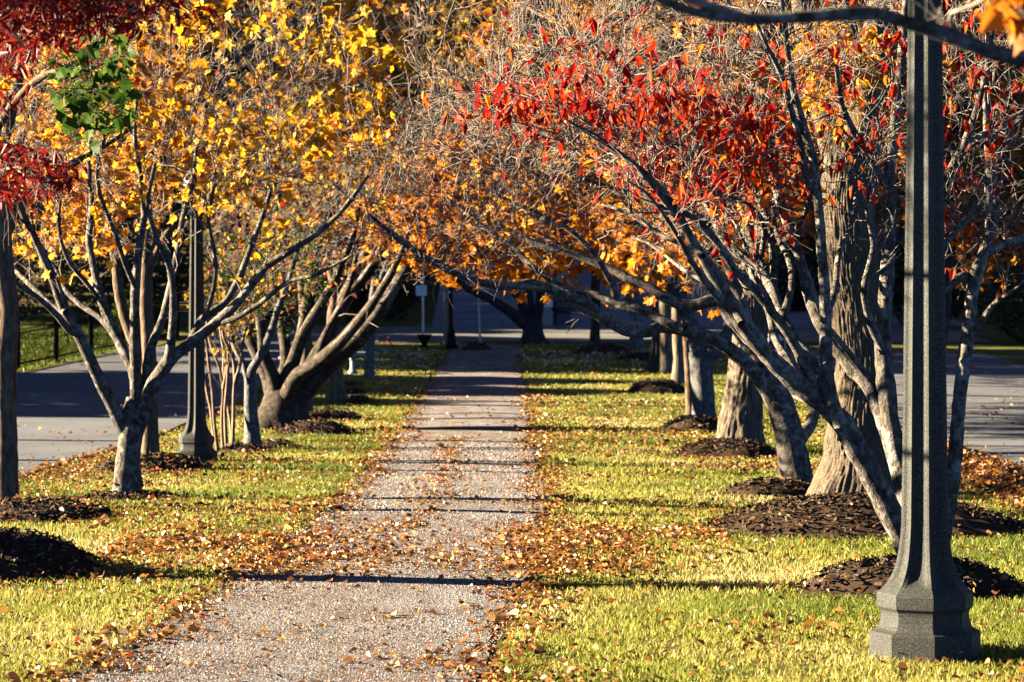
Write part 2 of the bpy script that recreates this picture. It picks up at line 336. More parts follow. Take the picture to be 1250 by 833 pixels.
class Tree:
    def __init__(s, name, label, cat, px, Y, bark, group=None, seed=0, base_py=None):
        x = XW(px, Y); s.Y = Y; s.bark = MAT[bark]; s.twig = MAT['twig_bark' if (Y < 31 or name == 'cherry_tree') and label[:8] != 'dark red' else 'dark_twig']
        s.root = thing(name, label, cat, (x, Y, float(zg(x, Y))), group)
        s.pos = np.zeros((0, 3)); s.tan = np.zeros((0, 3)); s.rad = np.zeros(0); s.nl = 0
        s.sec = []; s.secr = []
    def stem(s, pts, name='limb', dy=(0, 0), sides=12, flare=0., bark=None, lump=.1, step=None, ridge=None):
        """pts: (px,py,half width px[,depth shift]) traced along the limb; depth runs dy[0]..dy[1] from the tree's own"""
        A = []
        for k, p in enumerate(pts):
            u = k / max(1, len(pts) - 1); Y = s.Y + (p[3] if len(p) > 3 else dy[0] + (dy[1] - dy[0]) * u)
            w = P(p[0], p[1], Y); A.append((*w, p[2] * Y / F))
        A = np.array(A)
        if name == 'trunk':
            A[0, 2] = zg(A[0, 0], A[0, 1]) - .06
        rmean = A[:, 3].mean(); c = crom(A, step or max(.03, rmean * .9))
        if name == 'trunk' and flare:
            h = c[:, 2] - c[0, 2]; c[:, 3] *= 1 + flare * np.exp(-h / .16)
        Pt = c[:, :3].copy(); q = Pt * 2.2; wob = rmean * .5
        w3 = np.stack([noise3(q + o) - .5 for o in (0, 31.7, 57.1)], -1) * wob; w3[0] = 0
        if name != 'trunk': w3 *= np.minimum(1, np.arange(len(w3)) / 4)[:, None]
        Pt += w3
        V, f = tubes(Pt[None], np.maximum(c[:, 3], .003)[None], sides)
        cen = np.repeat(Pt, sides, 0); dv = V - cen; rr = np.linalg.norm(dv, axis=1, keepdims=True)
        fr = .5 / max(rmean, .02)
        k = 1 + lump * 2 * (fbm(V * min(fr, 14), 2)[:, None] - .5)
        if name == 'trunk' and flare:
            a = np.arctan2(dv[:, 1], dv[:, 0]); hh = np.maximum(V[:, 2] - V[:sides, 2].mean(), 0)
            k[:, 0] += .16 * np.exp(-hh / .22) * np.sin(a * 5 + 1.3 * len(pts))
        if not ridge: k[:, 0] += .16 * (fbm(V * 26, 2) - .5) * min(1, rmean / .03)
        if ridge:
            nr, dep = ridge; a = np.arctan2(dv[:, 1], dv[:, 0]); zz = V[:, 2]; rad = rr[:, 0]
            cyl = np.stack([np.cos(a) * 2.2, np.sin(a) * 2.2, zz * 1.6], -1)
            ph = a * nr / 2 + 5.5 * (fbm(cyl, 2) - .5) + 4.2 * (noise3(np.stack([np.cos(a) * 6, np.sin(a) * 6, zz * 6], -1)) - .5)
            ri = np.abs(np.sin(ph)) ** .55; br = noise3(np.stack([np.cos(a) * 12, np.sin(a) * 12, zz * 15], -1))
            k[:, 0] += dep / rad * (ri * (.15 + 1.3 * br) - .45)
        V = cen + dv * k
        n = len(V); caps = [np.arange(n - sides, n)]
        o = mk(name, V, np.concatenate([np.full(len(f), 4), [sides]]), np.concatenate([f.ravel(), caps[0]]), bark or s.bark, s.root, None, True)
        T = nrm(np.gradient(Pt, axis=0)); st = 1 if name != 'trunk' else 2
        s.pos = np.vstack([s.pos, Pt[::st]]); s.tan = np.vstack([s.tan, T[::st]]); s.rad = np.concatenate([s.rad, c[::st, 3]])
        if name != 'trunk' and len(Pt) > 6:
            ii = np.linspace(len(Pt) * .35, len(Pt) - 1, 6).astype(int); s.sec.append(Pt[ii][None]); s.secr.append(c[ii, 3][None])
        return o
    def crown_points(s, boxes):
        out = []
        for (x0, x1, y0, y1, Y0, Y1, n) in boxes:
            u = nrm(R.normal(size=(n, 3))) * R.random((n, 1)) ** (1 / 3.); u = np.clip(u * 1.15, -1, 1)
            Y = (Y0 + Y1) / 2 + (Y1 - Y0) / 2 * u[:, 1]
            px = (x0 + x1) / 2 + (x1 - x0) / 2 * u[:, 0]; py = (y0 + y1) / 2 + (y1 - y0) / 2 * u[:, 2]
            YM = (Y0 + Y1) / 2
            out.append(np.stack([(px - CX) * YM / F, Y, H - (py - CY) * YM / F], -1))
        return np.vstack(out)
    def grow(s, boxes, rk=.012, minz=None, lowok=.35):
        boxes = [b[:6] + (max(3, int(b[6] * THIN)),) for b in boxes]
        pts = s.crown_points(boxes); n0 = len(s.pos)
        ok = s.rad < 10
        d0 = np.min(np.linalg.norm(pts[:, None] - s.pos[None], axis=2), 1) if len(pts) * n0 < 4e6 else np.linalg.norm(pts - s.pos.mean(0), axis=1)
        pts = pts[np.argsort(d0)]; K = 6
        N = len(pts); pos = np.zeros((n0 + N * 3, 3)); tan = np.zeros_like(pos); rad = np.zeros(n0 + N * 3)
        pos[:n0], tan[:n0], rad[:n0] = s.pos, s.tan, s.rad; n = n0
        sec = np.zeros((N, K, 3)); sr = np.zeros((N, K)); u = np.linspace(0, 1, K)[:, None]
        for i, p in enumerate(pts):
            v = p - pos[:n]; d = np.sqrt((v * v).sum(1))
            al = (v * tan[:n]).sum(1) / np.maximum(d, 1e-6)
            cost = d * (1.25 - .45 * al) + lowok * np.maximum(0, pos[:n, 2] - p[2])
            j = int(np.argmin(cost)); D = d[j]
            c = pos[j] + tan[j] * D * .4 + np.array([0, 0, .06 * D])
            q = (1 - u) ** 2 * pos[j] + 2 * u * (1 - u) * c + u ** 2 * p
            q[1:-1] += R.normal(size=(K - 2, 3)) * .035 * D
            r0 = min(rad[j] * .75, .004 + rk * D); sec[i] = q; sr[i] = r0 + (.0035 - r0) * u[:, 0] ** .8
            for kk in (2, 4, 5):
                pos[n] = q[kk]; tan[n] = nrm(q[kk] - q[kk - 1]); rad[n] = sr[i, kk]; n += 1
        s.sec.append(sec); s.secr.append(sr)
    def twigs(s, n1=4, l1=(.25, .6), n2=3, l2=(.1, .28), up=.25, curl=.28, r=.0032, sides=3, n1s=None):
        s.mul = 1.
        if s.Y > 27 and n2 > 1: s.mul = n2 / (n2 - 1.); n2 -= 1
        sec = np.concatenate(s.sec); sr = np.concatenate(s.secr)
        a, ar = spawn(sec, sr, n1, l1[0], l1[1], (.5, 1.15), up, 4, curl, .15, r)
        parts = [tubes(sec, sr, 5), tubes(a, ar, sides)]
        s.tips = a
        if n2:
            b, br = spawn(a, ar, n2, l2[0], l2[1], (.45, 1.1), up, 3, curl * 1.2, .2, r * .85)
            parts.append(tubes(b, br, sides)); s.tips2 = b
        V = []; L = []; n = 0
        for v, q in parts: V.append(v); L.append(q + n); n += len(v)
        q = np.concatenate(L)
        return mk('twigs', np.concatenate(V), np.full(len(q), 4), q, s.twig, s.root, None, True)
    def leaf(s, mat, tm, size, droop=.5, per=1.5, clump=None, keep=None, name='crown', jit=.03):
        b = s.tips2 if hasattr(s, 'tips2') else s.tips
        n = int(len(b) * per * s.mul); i = R.integers(0, len(b), n); k = R.integers(1, b.shape[1], n)
        p = b[i, k] + R.normal(size=(n, 3)) * jit
        if clump: p = p[fbm(p * clump[0] + clump[2], 2) > clump[1]]
        if keep is not None: p = p[keep(p)]
        V, S, L, rn = leaves(p, size, droop, tm)
        cl = noise3(V * .8 + 5.); rn = np.clip(rn * .75 + (cl - .35) * .6, 0, 1)
        return mk(name, V, S, L, MAT[mat], s.root, {'rnd': rn})
def pxpy(p):
    return CX + p[:, 0] * F / p[:, 1], CY - (p[:, 2] - H) * F / p[:, 1]
GL, GR, GB = 'trees lining the left of the path', 'trees lining the right of the path', 'trees at the far end of the path'

# ================================================================== setting
xs = np.unique(np.concatenate([np.arange(-200, -16, 8.), np.arange(-16, 16, .4), np.arange(16, 201, 8.)]))
ys = np.unique(np.concatenate([np.arange(-12, 80, .4), np.arange(80, 140, 2.), np.arange(140, 460, 10.)]))
grid('ground', xs, ys, zg, MAT['ground'])
def strip(name, lf, rf, y0, y1, off, mat, nx=14, dy=.25):
    yy = np.arange(y0, y1 + dy, dy); u = np.linspace(0, 1, nx)
    Y, U = np.meshgrid(yy, u, indexing='ij'); X = lf(Y) + (rf(Y) - lf(Y)) * U
    V = np.stack([X, Y, zg(X, Y) + off(U, Y)], -1).reshape(-1, 3); m = len(yy)
    a = (np.arange(m - 1)[:, None] * nx + np.arange(nx - 1)[None]).ravel(); q = np.stack([a, a + 1, a + nx + 1, a + nx], -1)
    o = mk(name, V, np.full(len(q), 4), q, mat, None, None, True); o['kind'] = 'structure'; return o
def edge(Y, k): return .26 * (noise3(np.stack([Y * 1.1, 0 * Y + k, 0 * Y], -1)) - .5) + .1 * (noise3(np.stack([Y * 6, 0 * Y + k, 0 * Y], -1)) - .5)
strip('path', lambda Y: pL(Y) + edge(Y, 2), lambda Y: pR(Y) + edge(Y, 9), -6, 68.5, lambda U, Y: .012 + .012 * (1 - (2 * U - 1) ** 2), MAT['gravel'])
strip('road', lambda Y: np.interp(Y, [40, 58, 66, 70.2], [-14.5, -11.4, -10.6, -9.]), lambda Y: np.interp(Y, [62, 70.2], [-ROADX, -6.]), -10, 70, lambda U, Y: .014 + 0 * U, MAT['asphalt'], 24, .4)
strip('road', lambda Y: 0 * Y + ROADX + .3, lambda Y: 0 * Y + 12.6, -10, 66, lambda U, Y: .014 + 0 * U, MAT['asphalt'], 20, .4)
strip('cross_road', lambda Y: 0 * Y - 9.6, lambda Y: 0 * Y + 14, 70.2, 78.0, lambda U, Y: .02 + 0 * U, MAT['pale_road'], 60, .4)
strip('uphill_road', lambda Y: -2.6 - (Y - 78) * .02, lambda Y: 15 + 0 * Y, 78.05, 150, lambda U, Y: .03 + 0 * U, asphaltmat('blue_shade_asphalt', (.2, .215, .25)), 50, .4)  # blue skylight on the shaded slope is put into this paler, bluer base
def kerb(x0, y0, y1):
    yy = np.arange(y0, y1, .5); prof = [(-.07, -.09), (-.07, .02), (-.055, .034), (.055, .034), (.07, .02), (.07, -.09)]
    V = np.array([[(x0 + a, y, float(zg(x0, y)) + b) for a, b in prof] for y in yy]).reshape(-1, 3); n = len(prof)
    q = [[i * n + j, i * n + j + 1, (i + 1) * n + j + 1, (i + 1) * n + j] for i in range(len(yy) - 1) for j in range(n - 1)]
    o = mk('kerb', V, np.full(len(q), 4), q, MAT['kerb']); o['kind'] = 'structure'
kerb(-ROADX + .08, -8, 60); kerb(ROADX + .22, -8, 66)

# ------------------------------------------------------------------ mulch mounds
MOUNDS = []
def mound(px, Y, rx, ry, h, label, dense=1.0):
    x = XW(px, Y); MOUNDS.append((x, Y, rx, ry)); n, m = 40, 14
    a = np.arange(n) * 2 * np.pi / n; rr = np.linspace(0, 1, m)[1:]
    A, Q = np.meshgrid(a, rr); w = 1 + .3 * (noise3(np.stack([np.cos(A) * 1.6 + px, np.sin(A) * 1.6 + Y, 0 * A], -1)) - .5)
    X = x + rx * Q * w * np.cos(A); YY = Y + ry * Q * w * np.sin(A)
    prof = lambda q: h * np.clip(1 - q ** 2.6, 0, 1) ** .9
    Z = zg(X, YY) + prof(Q) - .02 + .14 * h ** .5 * (fbm(np.stack([X * 7, YY * 7, 0 * X], -1), 3) - .5) * (Q < .99)
    V = np.vstack([[x, Y, float(zg(x, Y)) + h - .02], np.stack([X, YY, Z], -1).reshape(-1, 3)])
    S, L = [], []
    for j in range(n): S.append(3); L += [0, 1 + j, 1 + (j + 1) % n]
    for i in range(m - 2):
        for j in range(n):
            S.append(4); L += [1 + i * n + j, 1 + (i + 1) * n + j, 1 + (i + 1) * n + (j + 1) % n, 1 + i * n + (j + 1) % n]
    rn = np.full(len(V), .25)
    N = int(min(5200, 3200 * rx * ry * dense * min(1, (24 / Y) ** 1.2) + 60)); q = R.random(N) ** .5 * np.where(R.random(N) < .15, 1.35, 1.06); t = R.random(N) * 6.283
    X = x + rx * q * np.cos(t); YY = Y + ry * q * np.sin(t); Zc = zg(X, YY) + prof(np.minimum(q, 1)) + R.uniform(-.012, .02, N)
    c = np.stack([X, YY, Zc], -1); d = R.normal(size=(N, 3)); d[:, 2] *= .5; d = nrm(d); wv = nrm(np.cross(d, R.normal(size=(N, 3))))
    ll = R.uniform(.01, .034, N)[:, None] * max(1, (Y / 22) ** .5); ww = R.uniform(.004, .011, N)[:, None] * max(1, (Y / 22) ** .5)
    ch = np.stack([c - d * ll - wv * ww, c + d * ll - wv * ww * .6, c + d * ll * .9 + wv * ww, c - d * ll + wv * ww * .8], 1).reshape(-1, 3)
    L += (np.arange(4 * N) + len(V)).tolist(); S += [4] * N
    o = mk('mulch_mound', np.vstack([V, ch]), S, L, MAT['mulch'], None, {'rnd': np.concatenate([rn, np.repeat(R.random(N), 4)])}, False)
    tag(o, label, 'mulch mound', 'dark mulch mounds around the trees')
mound(-12, 16.6, .78, .75, .28, 'tall dark mulch mound cut by the left picture edge, nearest on the left')
mound(40, 21.2, .72, .8, .15, 'dark mulch mound around the brown trunk at the left edge')
mound(160, 23.4, .56, .35, .07, 'thin flat mulch ring around the lichened forked dogwood on the left')
mound(188, 28.1, .72, .6, .18, 'mulch mound behind the forked dogwood, left of the lamp post')
mound(296, 32.6, .33, .3, .09, 'small mulch mound under the slim tan crape myrtle stems')
mound(338, 33.6, .3, .3, .08, 'small mulch mound just right of the thin grey trunk')
mound(385, 37.6, .66, .5, .2, 'mulch mound in front of the big many-limbed cherry')
mound(404, 42.3, .55, .5, .18, 'mulch mound right behind the big cherry, with a lit top edge')
mound(437, 47.0, .34, .4, .14, 'mulch mound right of the short brown trunk past the cherry')
mound(432, 50.2, .26, .35, .1, 'low mulch mound in front of the stone bench, nearer of two')
mound(428, 53.0, .24, .3, .08, 'low mulch mound in front of the stone bench, farther of two')
mound(1112, 15.3, .74, .55, .22, 'mulch mound directly behind the big concrete lamp post')
mound(1057, 20.1, 1.36, 1.0, .27, 'widest mulch mound, around the great ridged oak')
mound(945, 24.4, .52, .5, .14, 'mulch mound around the curved trunk left of the oak')
mound(888, 31.6, .74, .7, .22, 'dark mulch mound in front of the stout furrowed trunk')
mound(848, 38.6, .56, .6, .22, 'leafy mulch mound at the foot of the grey trunk beside a thin one')
mound(803, 50.5, .62, .8, .26, 'leaf covered mulch mound in front of the two far pale trunks')
mound(582, 66.3, .42, .4, .2, 'small dark mound at the far end of the path')
mound(735, 65.0, .8, .6, .22, 'dark mulch mound below the straight dark trunk in the far shade')
mound(786, 62.0, .7, .6, .16, 'dark mulch mound under the far forked grey trunk')

# ------------------------------------------------------------------ lamp posts
def lamp_post(px, Y, sc, label):
    x = XW(px, Y); z = float(zg(x, Y)); t = thing('lamp_post', label, 'lamp post', (x, Y, z), 'concrete lamp posts along the path')
    u = sc / 2.777 / 236.
    prof = [(189, -15), (189, 6), (189, 84), (186, 88), (170, 94), (163, 99), (156, 108), (151, 126), (150, 146), (152, 158), (158, 165), (163, 170), (164, 176), (164, 212), (161, 219), (150, 228), (139, 238), (129, 251), (119, 267), (110, 284), (102, 305), (95, 330), (89, 362), (84, 400), (80, 450)]
    shaft = [(80, 450), (77, 640), (70, 1200), (60, 2000), (57, 2230)]
    def oct_(prof, gr):
        V = []; m = 8 * 8
        for r, h in prof:
            gd = gr(h)
            for f in range(8):
                a0 = -math.pi / 2 + f * math.pi / 4; a1 = a0 + math.pi / 4
                p0 = np.array([math.cos(a0), math.sin(a0)]); p1 = np.array([math.cos(a1), math.sin(a1)])
                for k in range(8):
                    s = k / 8; q = p0 * (1 - s) + p1 * s; tt = (s - .5) * 2
                    dep = gd * max(0, 1 - (tt / .78) ** 2) ** .5 if abs(tt) < .78 else 0
                    q = q * (1 - dep); V.append((x + r * u * q[0], Y + r * u * q[1], z + h * u))
        n = len(prof)
        fs = [[i * m + j, i * m + (j + 1) % m, (i + 1) * m + (j + 1) % m, (i + 1) * m + j] for i in range(n - 1) for j in range(m)]
        fs.append(list(range(m))[::-1]); fs.append([(n - 1) * m + j for j in range(m)]); return V, fs
    gr = lambda h: .17 * min(1, max(0, (h - 243) / 26.)) ** .6
    b = MB(); b.add(*oct_(prof[:20], lambda h: gr(h))); b.build('pedestal', MAT['concrete'], t)
    b = MB(); b.add(*oct_(prof[19:] + shaft[1:], gr)); b.build('shaft', MAT['concrete'], t)
    b = MB(); b.lathe((x, Y, z), [(57 * u, 2231 * u), (80 * u, 2245 * u), (84 * u, 2270 * u), (70 * u, 2290 * u), (60 * u, 2320 * u), (90 * u, 2345 * u), (90 * u, 2360 * u)], 16); b.build('capital', MAT['black_iron'], t)
    b = MB(); b.lathe((x, Y, z), [(88 * u, 2361 * u), (120 * u, 2420 * u), (132 * u, 2490 * u), (118 * u, 2560 * u), (80 * u, 2630 * u), (40 * u, 2665 * u)], 24); gl = b.build('globe', MAT['globe'], t, True)
    b = MB(); b.lathe((x, Y, z), [(48 * u, 2664 * u), (50 * u, 2675 * u), (20 * u, 2690 * u), (12 * u, 2720 * u), (3 * u, 2740 * u)], 12); b.build('finial', MAT['black_iron'], gl)
lamp_post(1129, 12.5, 1.0, 'big octagonal concrete lamp post standing close on the right, on the grass')
lamp_post(240, 30.2, .9, 'concrete lamp post on the left, beside the crape myrtle stems')
lamp_post(801, 57.5, .92, 'far concrete lamp post half hidden behind pale trunks on the right')

# ================================================================== left trees
def leftY(a, b): return lambda p: (p[:, 1] > a) & (p[:, 1] < b)
# dark red maple, trunk just outside the frame
t = Tree('maple_tree', 'dark red leaved maple overhanging the top left corner', 'tree', -30, 16.4, 'brown_bark', GL)
t.stem([(-52, 708, 37), (-54, 600, 33), (-56, 480, 31), (-56, 380, 29), (-56, 280, 24)], 'trunk', flare=.3)
t.stem([(-44, 300, 11), (-40, 180, 9), (-10, 90, 7), (40, 30, 5), (110, 0, 3)], dy=(0, -4.5))
t.stem([(-40, 360, 9), (-60, 300, 8), (-50, 240, 6), (-20, 215, 4), (30, 205, 3)], dy=(0, -5))
t.stem([(-46, 290, 12), (-60, 150, 10), (-90, 0, 7), (-110, -140, 5)], dy=(0, 1))
t.stem([(-42, 240, 7), (0, 150, 5), (50, 95, 4), (110, 85, 2.5)], dy=(0, -1.4))
t.grow([(-130, 185, -170, 46, 10, 12.2, 220), (-60, 85, 172, 232, 10.5, 12, 26), (72, 162, 50, 155, 14.3, 15.4, 26), (-800, 40, -690, -185, 12.2, 13.9, 190)])
t.twigs(4, (.15, .4), 3, (.06, .2), .0, .25, .002)
gk = lambda p: (lambda q: (((q[0] - 115) / 52) ** 2 + ((q[1] - 105) / 78) ** 2 < 1) & (p[:, 1] > 13.6))(pxpy(p))
def corner(p):
    x, y = pxpy(p); return ~gk(p) & (p[:, 1] < 14.2) & ((y < 62 - .16 * x + R.normal(size=len(x)) * 10) | (((x - 15) / 80) ** 2 + ((y - 208) / 34) ** 2 < 1) | ((x < 45) & (y < 135)) | (x < -8))
t.leaf('dark_red_leaf', SLIM, .08, .8, 4.5, None, corner, jit=.03)
t.leaf('green_leaf', MAPLE, .085, .7, 2.2, (2.2, .42, 3.), gk, 'green_leaves', .16)
# brown trunk at the left edge
t = Tree('maple_tree', 'amber leaved maple whose brown trunk stands at the left picture edge', 'tree', 7, 22.2, 'brown_bark', GL)
t.stem([(7, 625, 17), (8, 560, 14.5), (8, 480, 14), (7, 380, 13.5), (4, 300, 13), (1, 235, 12)], 'trunk', flare=.25)
t.stem([(1, 240, 9), (6, 190, 7.5), (14, 140, 7), (24, 95, 6), (30, 40, 5), (45, -40, 4)], dy=(0, .4))
t.stem([(0, 240, 9), (-14, 180, 8), (-25, 110, 7), (-30, 20, 5)], dy=(0, -.4))
t.stem([(3, 270, 6), (35, 235, 5), (75, 205, 4), (125, 180, 3), (170, 150, 2)], dy=(0, 1.2))
t.stem([(2, 290, 5), (-40, 240, 5), (-90, 190, 4)], dy=(0, .5))
t.stem([(2, 300, 8), (20, 260, 6.5), (50, 225, 5), (90, 200, 4), (130, 170, 3)], dy=(0, 3.4)); t.stem([(2, 250, 8), (20, 180, 6), (50, 110, 5), (80, 40, 3)], dy=(0, 3.6))
t.grow([(0, 170, 130, 335, 24.6, 27.2, 200), (-50, 210, 20, 170, 24.6, 27.6, 190), (-20, 130, 60, 250, 21.6, 23.4, 50), (-120, 150, -200, 40, 24.5, 28, 70)], lowok=.2)
t.twigs(4, (.2, .5), 2, (.08, .22), .1, .25, .0038)
t.leaf('amber_leaf', MAPLE, .11, .7, 2.0, (1.3, .47, 2.), lambda p: (pxpy(p)[0] > -30) | (p[:, 1] > 24.6))
# front dogwood
t = Tree('dogwood_tree', 'forked dogwood with lichened grey trunk, nearly bare, left of the lamp post', 'tree', 157, 23.5, 'dogwood_bark', GL)
t.stem([(157, 612, 17), (157, 580, 15.5), (159, 545, 15), (161, 515, 15.5), (166, 485, 13)], 'trunk', flare=.3, lump=.16)
t.stem([(154, 528, 9.5), (141, 502, 8.5), (124, 468, 8), (111, 441, 7.5), (94, 404, 7), (77, 371, 6.5), (64, 337, 6), (50, 307, 5), (40, 285, 4.5), (20, 245, 3.5), (5, 200, 2.5)], dy=(0, -.8))
t.stem([(94, 408, 4.5), (84, 402, 4.5), (72, 388, 4), (50, 367, 3.6), (27, 351, 3), (8, 335, 2.4), (-20, 310, 2)], dy=(-.4, -1.2))
t.stem([(80, 382, 4), (67, 376, 3.8), (40, 351, 3.3), (17, 330, 2.8), (-5, 312, 2)], dy=(-.5, .6))
t.stem([(166, 500, 8), (165, 458, 7), (153, 431, 6.5), (144, 414, 6.2), (128, 381, 5.6), (121, 357, 5), (116, 337, 4.6), (111, 314, 4.2), (108, 290, 4), (112, 250, 3.4), (108, 205, 2.6), (112, 150, 2)], dy=(0, .9))
t.stem([(146, 420, 4.2), (124, 391, 3.8), (101, 374, 3.5), (81, 354, 3.2), (67, 327, 2.8), (45, 300, 2.3), (38, 260, 2)], dy=(.4, 1.4))
t.stem([(140, 405, 3.4), (125, 372, 3), (106, 345, 2.8), (84, 318, 2.6), (72, 280, 2.2), (75, 235, 1.8)], dy=(.3, -.4))
t.stem([(166, 500, 8), (166, 448, 7), (165, 418, 6.5), (165, 381, 6), (165, 337, 5.4), (168, 315, 5), (170, 290, 4.6), (176, 255, 4), (172, 215, 3.2), (165, 165, 2.4), (168, 110, 1.8)], dy=(0, -.6))
t.stem([(165, 350, 3.6), (152, 320, 3.2), (140, 285, 2.8), (128, 255, 2.5), (118, 215, 2), (128, 165, 1.6)], dy=(-.3, -1.2))
t.stem([(178, 500, 7.5), (180, 458, 6.5), (184, 428, 6), (198, 391, 5), (207, 360, 4.6), (212, 330, 4.2), (218, 300, 3.8), (224, 262, 3.2), (236, 222, 2.6), (240, 170, 2)], dy=(0, 1.2))
t.stem([(205, 440, 6), (210, 412, 5.4), (212, 381, 5), (211, 350, 4.5), (204, 318, 4), (190, 290, 3.4), (180, 250, 2.8), (190, 200, 2.2)], dy=(-.3, -.9))
t.stem([(168, 520, 11), (178, 497, 10), (185, 474, 9.5), (196, 456, 9), (212, 434, 8), (235, 418, 7), (259, 398, 6.2), (286, 374, 5.5), (302, 354, 5), (319, 330, 4.5), (339, 314, 4), (370, 297, 3.4), (396, 277, 3), (425, 250, 2.4), (450, 215, 1.8)], dy=(0, -1.0))
t.stem([(232, 420, 5.6), (240, 403, 5.2), (249, 388, 5), (276, 367, 4.6), (296, 330, 4), (304, 307, 3.7), (312, 287, 3.4), (325, 250, 2.8), (338, 205, 2.2), (344, 150, 1.8)], dy=(-.4, .7))
t.stem([(262, 396, 3.6), (290, 388, 3.4), (322, 368, 3), (350, 345, 2.6), (385, 335, 2.2), (430, 312, 1.8)], dy=(-.5, -1.4))
t.stem([(249, 390, 3.4), (262, 345, 3), (262, 310, 2.7), (254, 270, 2.4), (262, 225, 2)], dy=(-.3, -.8))
t.grow([(-10, 250, 40, 300, 22.0, 25.5, 200), (180, 450, 60, 310, 22.0, 25.2, 200), (60, 480, -100, 80, 21.5, 26, 110)], .013)
t.twigs(3, (.2, .55), 2, (.08, .28), .3, .3, .005)
t.leaf('yellow_leaf', MAPLE, .1, .9, .9, (1.5, .54, 9.))
t.leaf('red_leaf', OVAL, .08, 1.0, .03, None, None, 'red_leaves')
# yellow maple behind
t = Tree('maple_tree', 'yellow maple with straight brown twin stem behind the forked dogwood', 'tree', 183, 28.3, 'brown_bark', GL)
t.stem([(184, 573, 12), (183, 520, 10.5), (182, 470, 10), (181, 440, 10)], 'trunk', flare=.25)
t.stem([(180, 455, 8), (160, 410, 7), (147, 370, 6.8), (142, 330, 6.4), (138, 270, 5.6), (130, 190, 4.4), (140, 90, 3)], dy=(0, .5))
t.stem([(182, 455, 9), (180, 400, 8.4), (178, 350, 8), (182, 290, 7), (196, 210, 5.6), (210, 110, 4), (215, 10, 3)], dy=(0, -.3))
t.stem([(180, 330, 5), (215, 270, 4.4), (260, 220, 3.6), (310, 180, 2.8), (370, 150, 2)], dy=(0, 1.2))
t.stem([(196, 210, 5), (250, 120, 4), (310, 50, 3), (380, -20, 2)], dy=(0, -1))
t.stem([(140, 300, 4), (100, 240, 3.6), (60, 180, 3), (30, 110, 2)], dy=(0, 1))
t.grow([(40, 290, 30, 270, 26.5, 31, 210), (220, 470, 0, 250, 26.5, 31, 230), (20, 470, -220, 40, 26, 31.5, 230)], lowok=.2)
t.twigs(4, (.25, .6), 2, (.1, .3), .15, .25, .005)
t.leaf('yellow_leaf', MAPLE, .14, .7, 2.0, (1.1, .49, 4.))
# crape myrtle
t = Tree('crape_myrtle', 'clump of slim tan crape myrtle stems beside the left lamp post', 'shrub', 283, 32.8, 'myrtle_bark')
def C5(l, r0=2.4, r1=1.3):
    n = len(l); return [(180 + a / 3.786, 370 + b / 3.786, r0 + (r1 - r0) * k / (n - 1)) for k, (a, b) in enumerate(l)]
for l, d in (([(325, 695), (312, 560), (300, 400), (282, 270), (270, 150), (240, 20)], -.1), ([(350, 690), (345, 540), (350, 400), (332, 300), (290, 190), (270, 60)], .1), ([(366, 690), (360, 500), (370, 350), (375, 200), (380, 100), (400, -40)], 0), ([(395, 690), (398, 560), (404, 370), (430, 290), (440, 180), (470, 70), (500, -40)], -.1), ([(330, 690), (305, 600), (295, 500), (276, 420), (262, 330)], .2), ([(405, 370), (398, 260), (350, 150), (345, 20)], -.1), ([(350, 400), (365, 290), (340, 150), (330, 20)], .1), ([(384, 690), (388, 590), (366, 430), (352, 300), (355, 150)], .15)):
    t.stem(C5(l), 'stem', dy=(d, d * 3), sides=7, step=.08)
t.grow([(235, 335, 300, 420, 31.6, 34.2, 90)], .006)
t.twigs(4, (.15, .4), 2, (.08, .2), .3, .25, .003)
t.leaf('olive_leaf', OVAL, .08, .5, 1.6, (1.4, .45, 1.))
# thin grey tree
t = Tree('small_tree', 'thin grey lichened trunk leaning right in front of the big cherry', 'tree', 307, 33.2, 'grey_bark', GL)
t.stem([(308, 550, 10.5), (307, 520, 9), (305, 490, 8.2), (304, 465, 7)], 'trunk', flare=.3)
t.stem([(304, 470, 6), (307, 452, 5.6), (316, 438, 5.2), (325, 420, 4.8), (334, 396, 4.4), (342, 370, 4), (352, 340, 3), (365, 300, 2.4)], dy=(0, -.5))
t.stem([(304, 470, 5), (297, 445, 4), (287, 425, 3.4), (280, 400, 3), (276, 360, 2.4), (262, 320, 2)], dy=(0, .4))
t.grow([(250, 400, 280, 390, 31.8, 35, 110)], .008)
t.twigs(4, (.2, .45), 3, (.1, .25), .2, .28, .003)
t.leaf('green_leaf', OVAL, .08, .6, .9, (1.2, .42, 3.)); t.leaf('yellow_leaf', OVAL, .08, .6, .35, (1.2, .5, 13.), None, 'yellow_leaves')
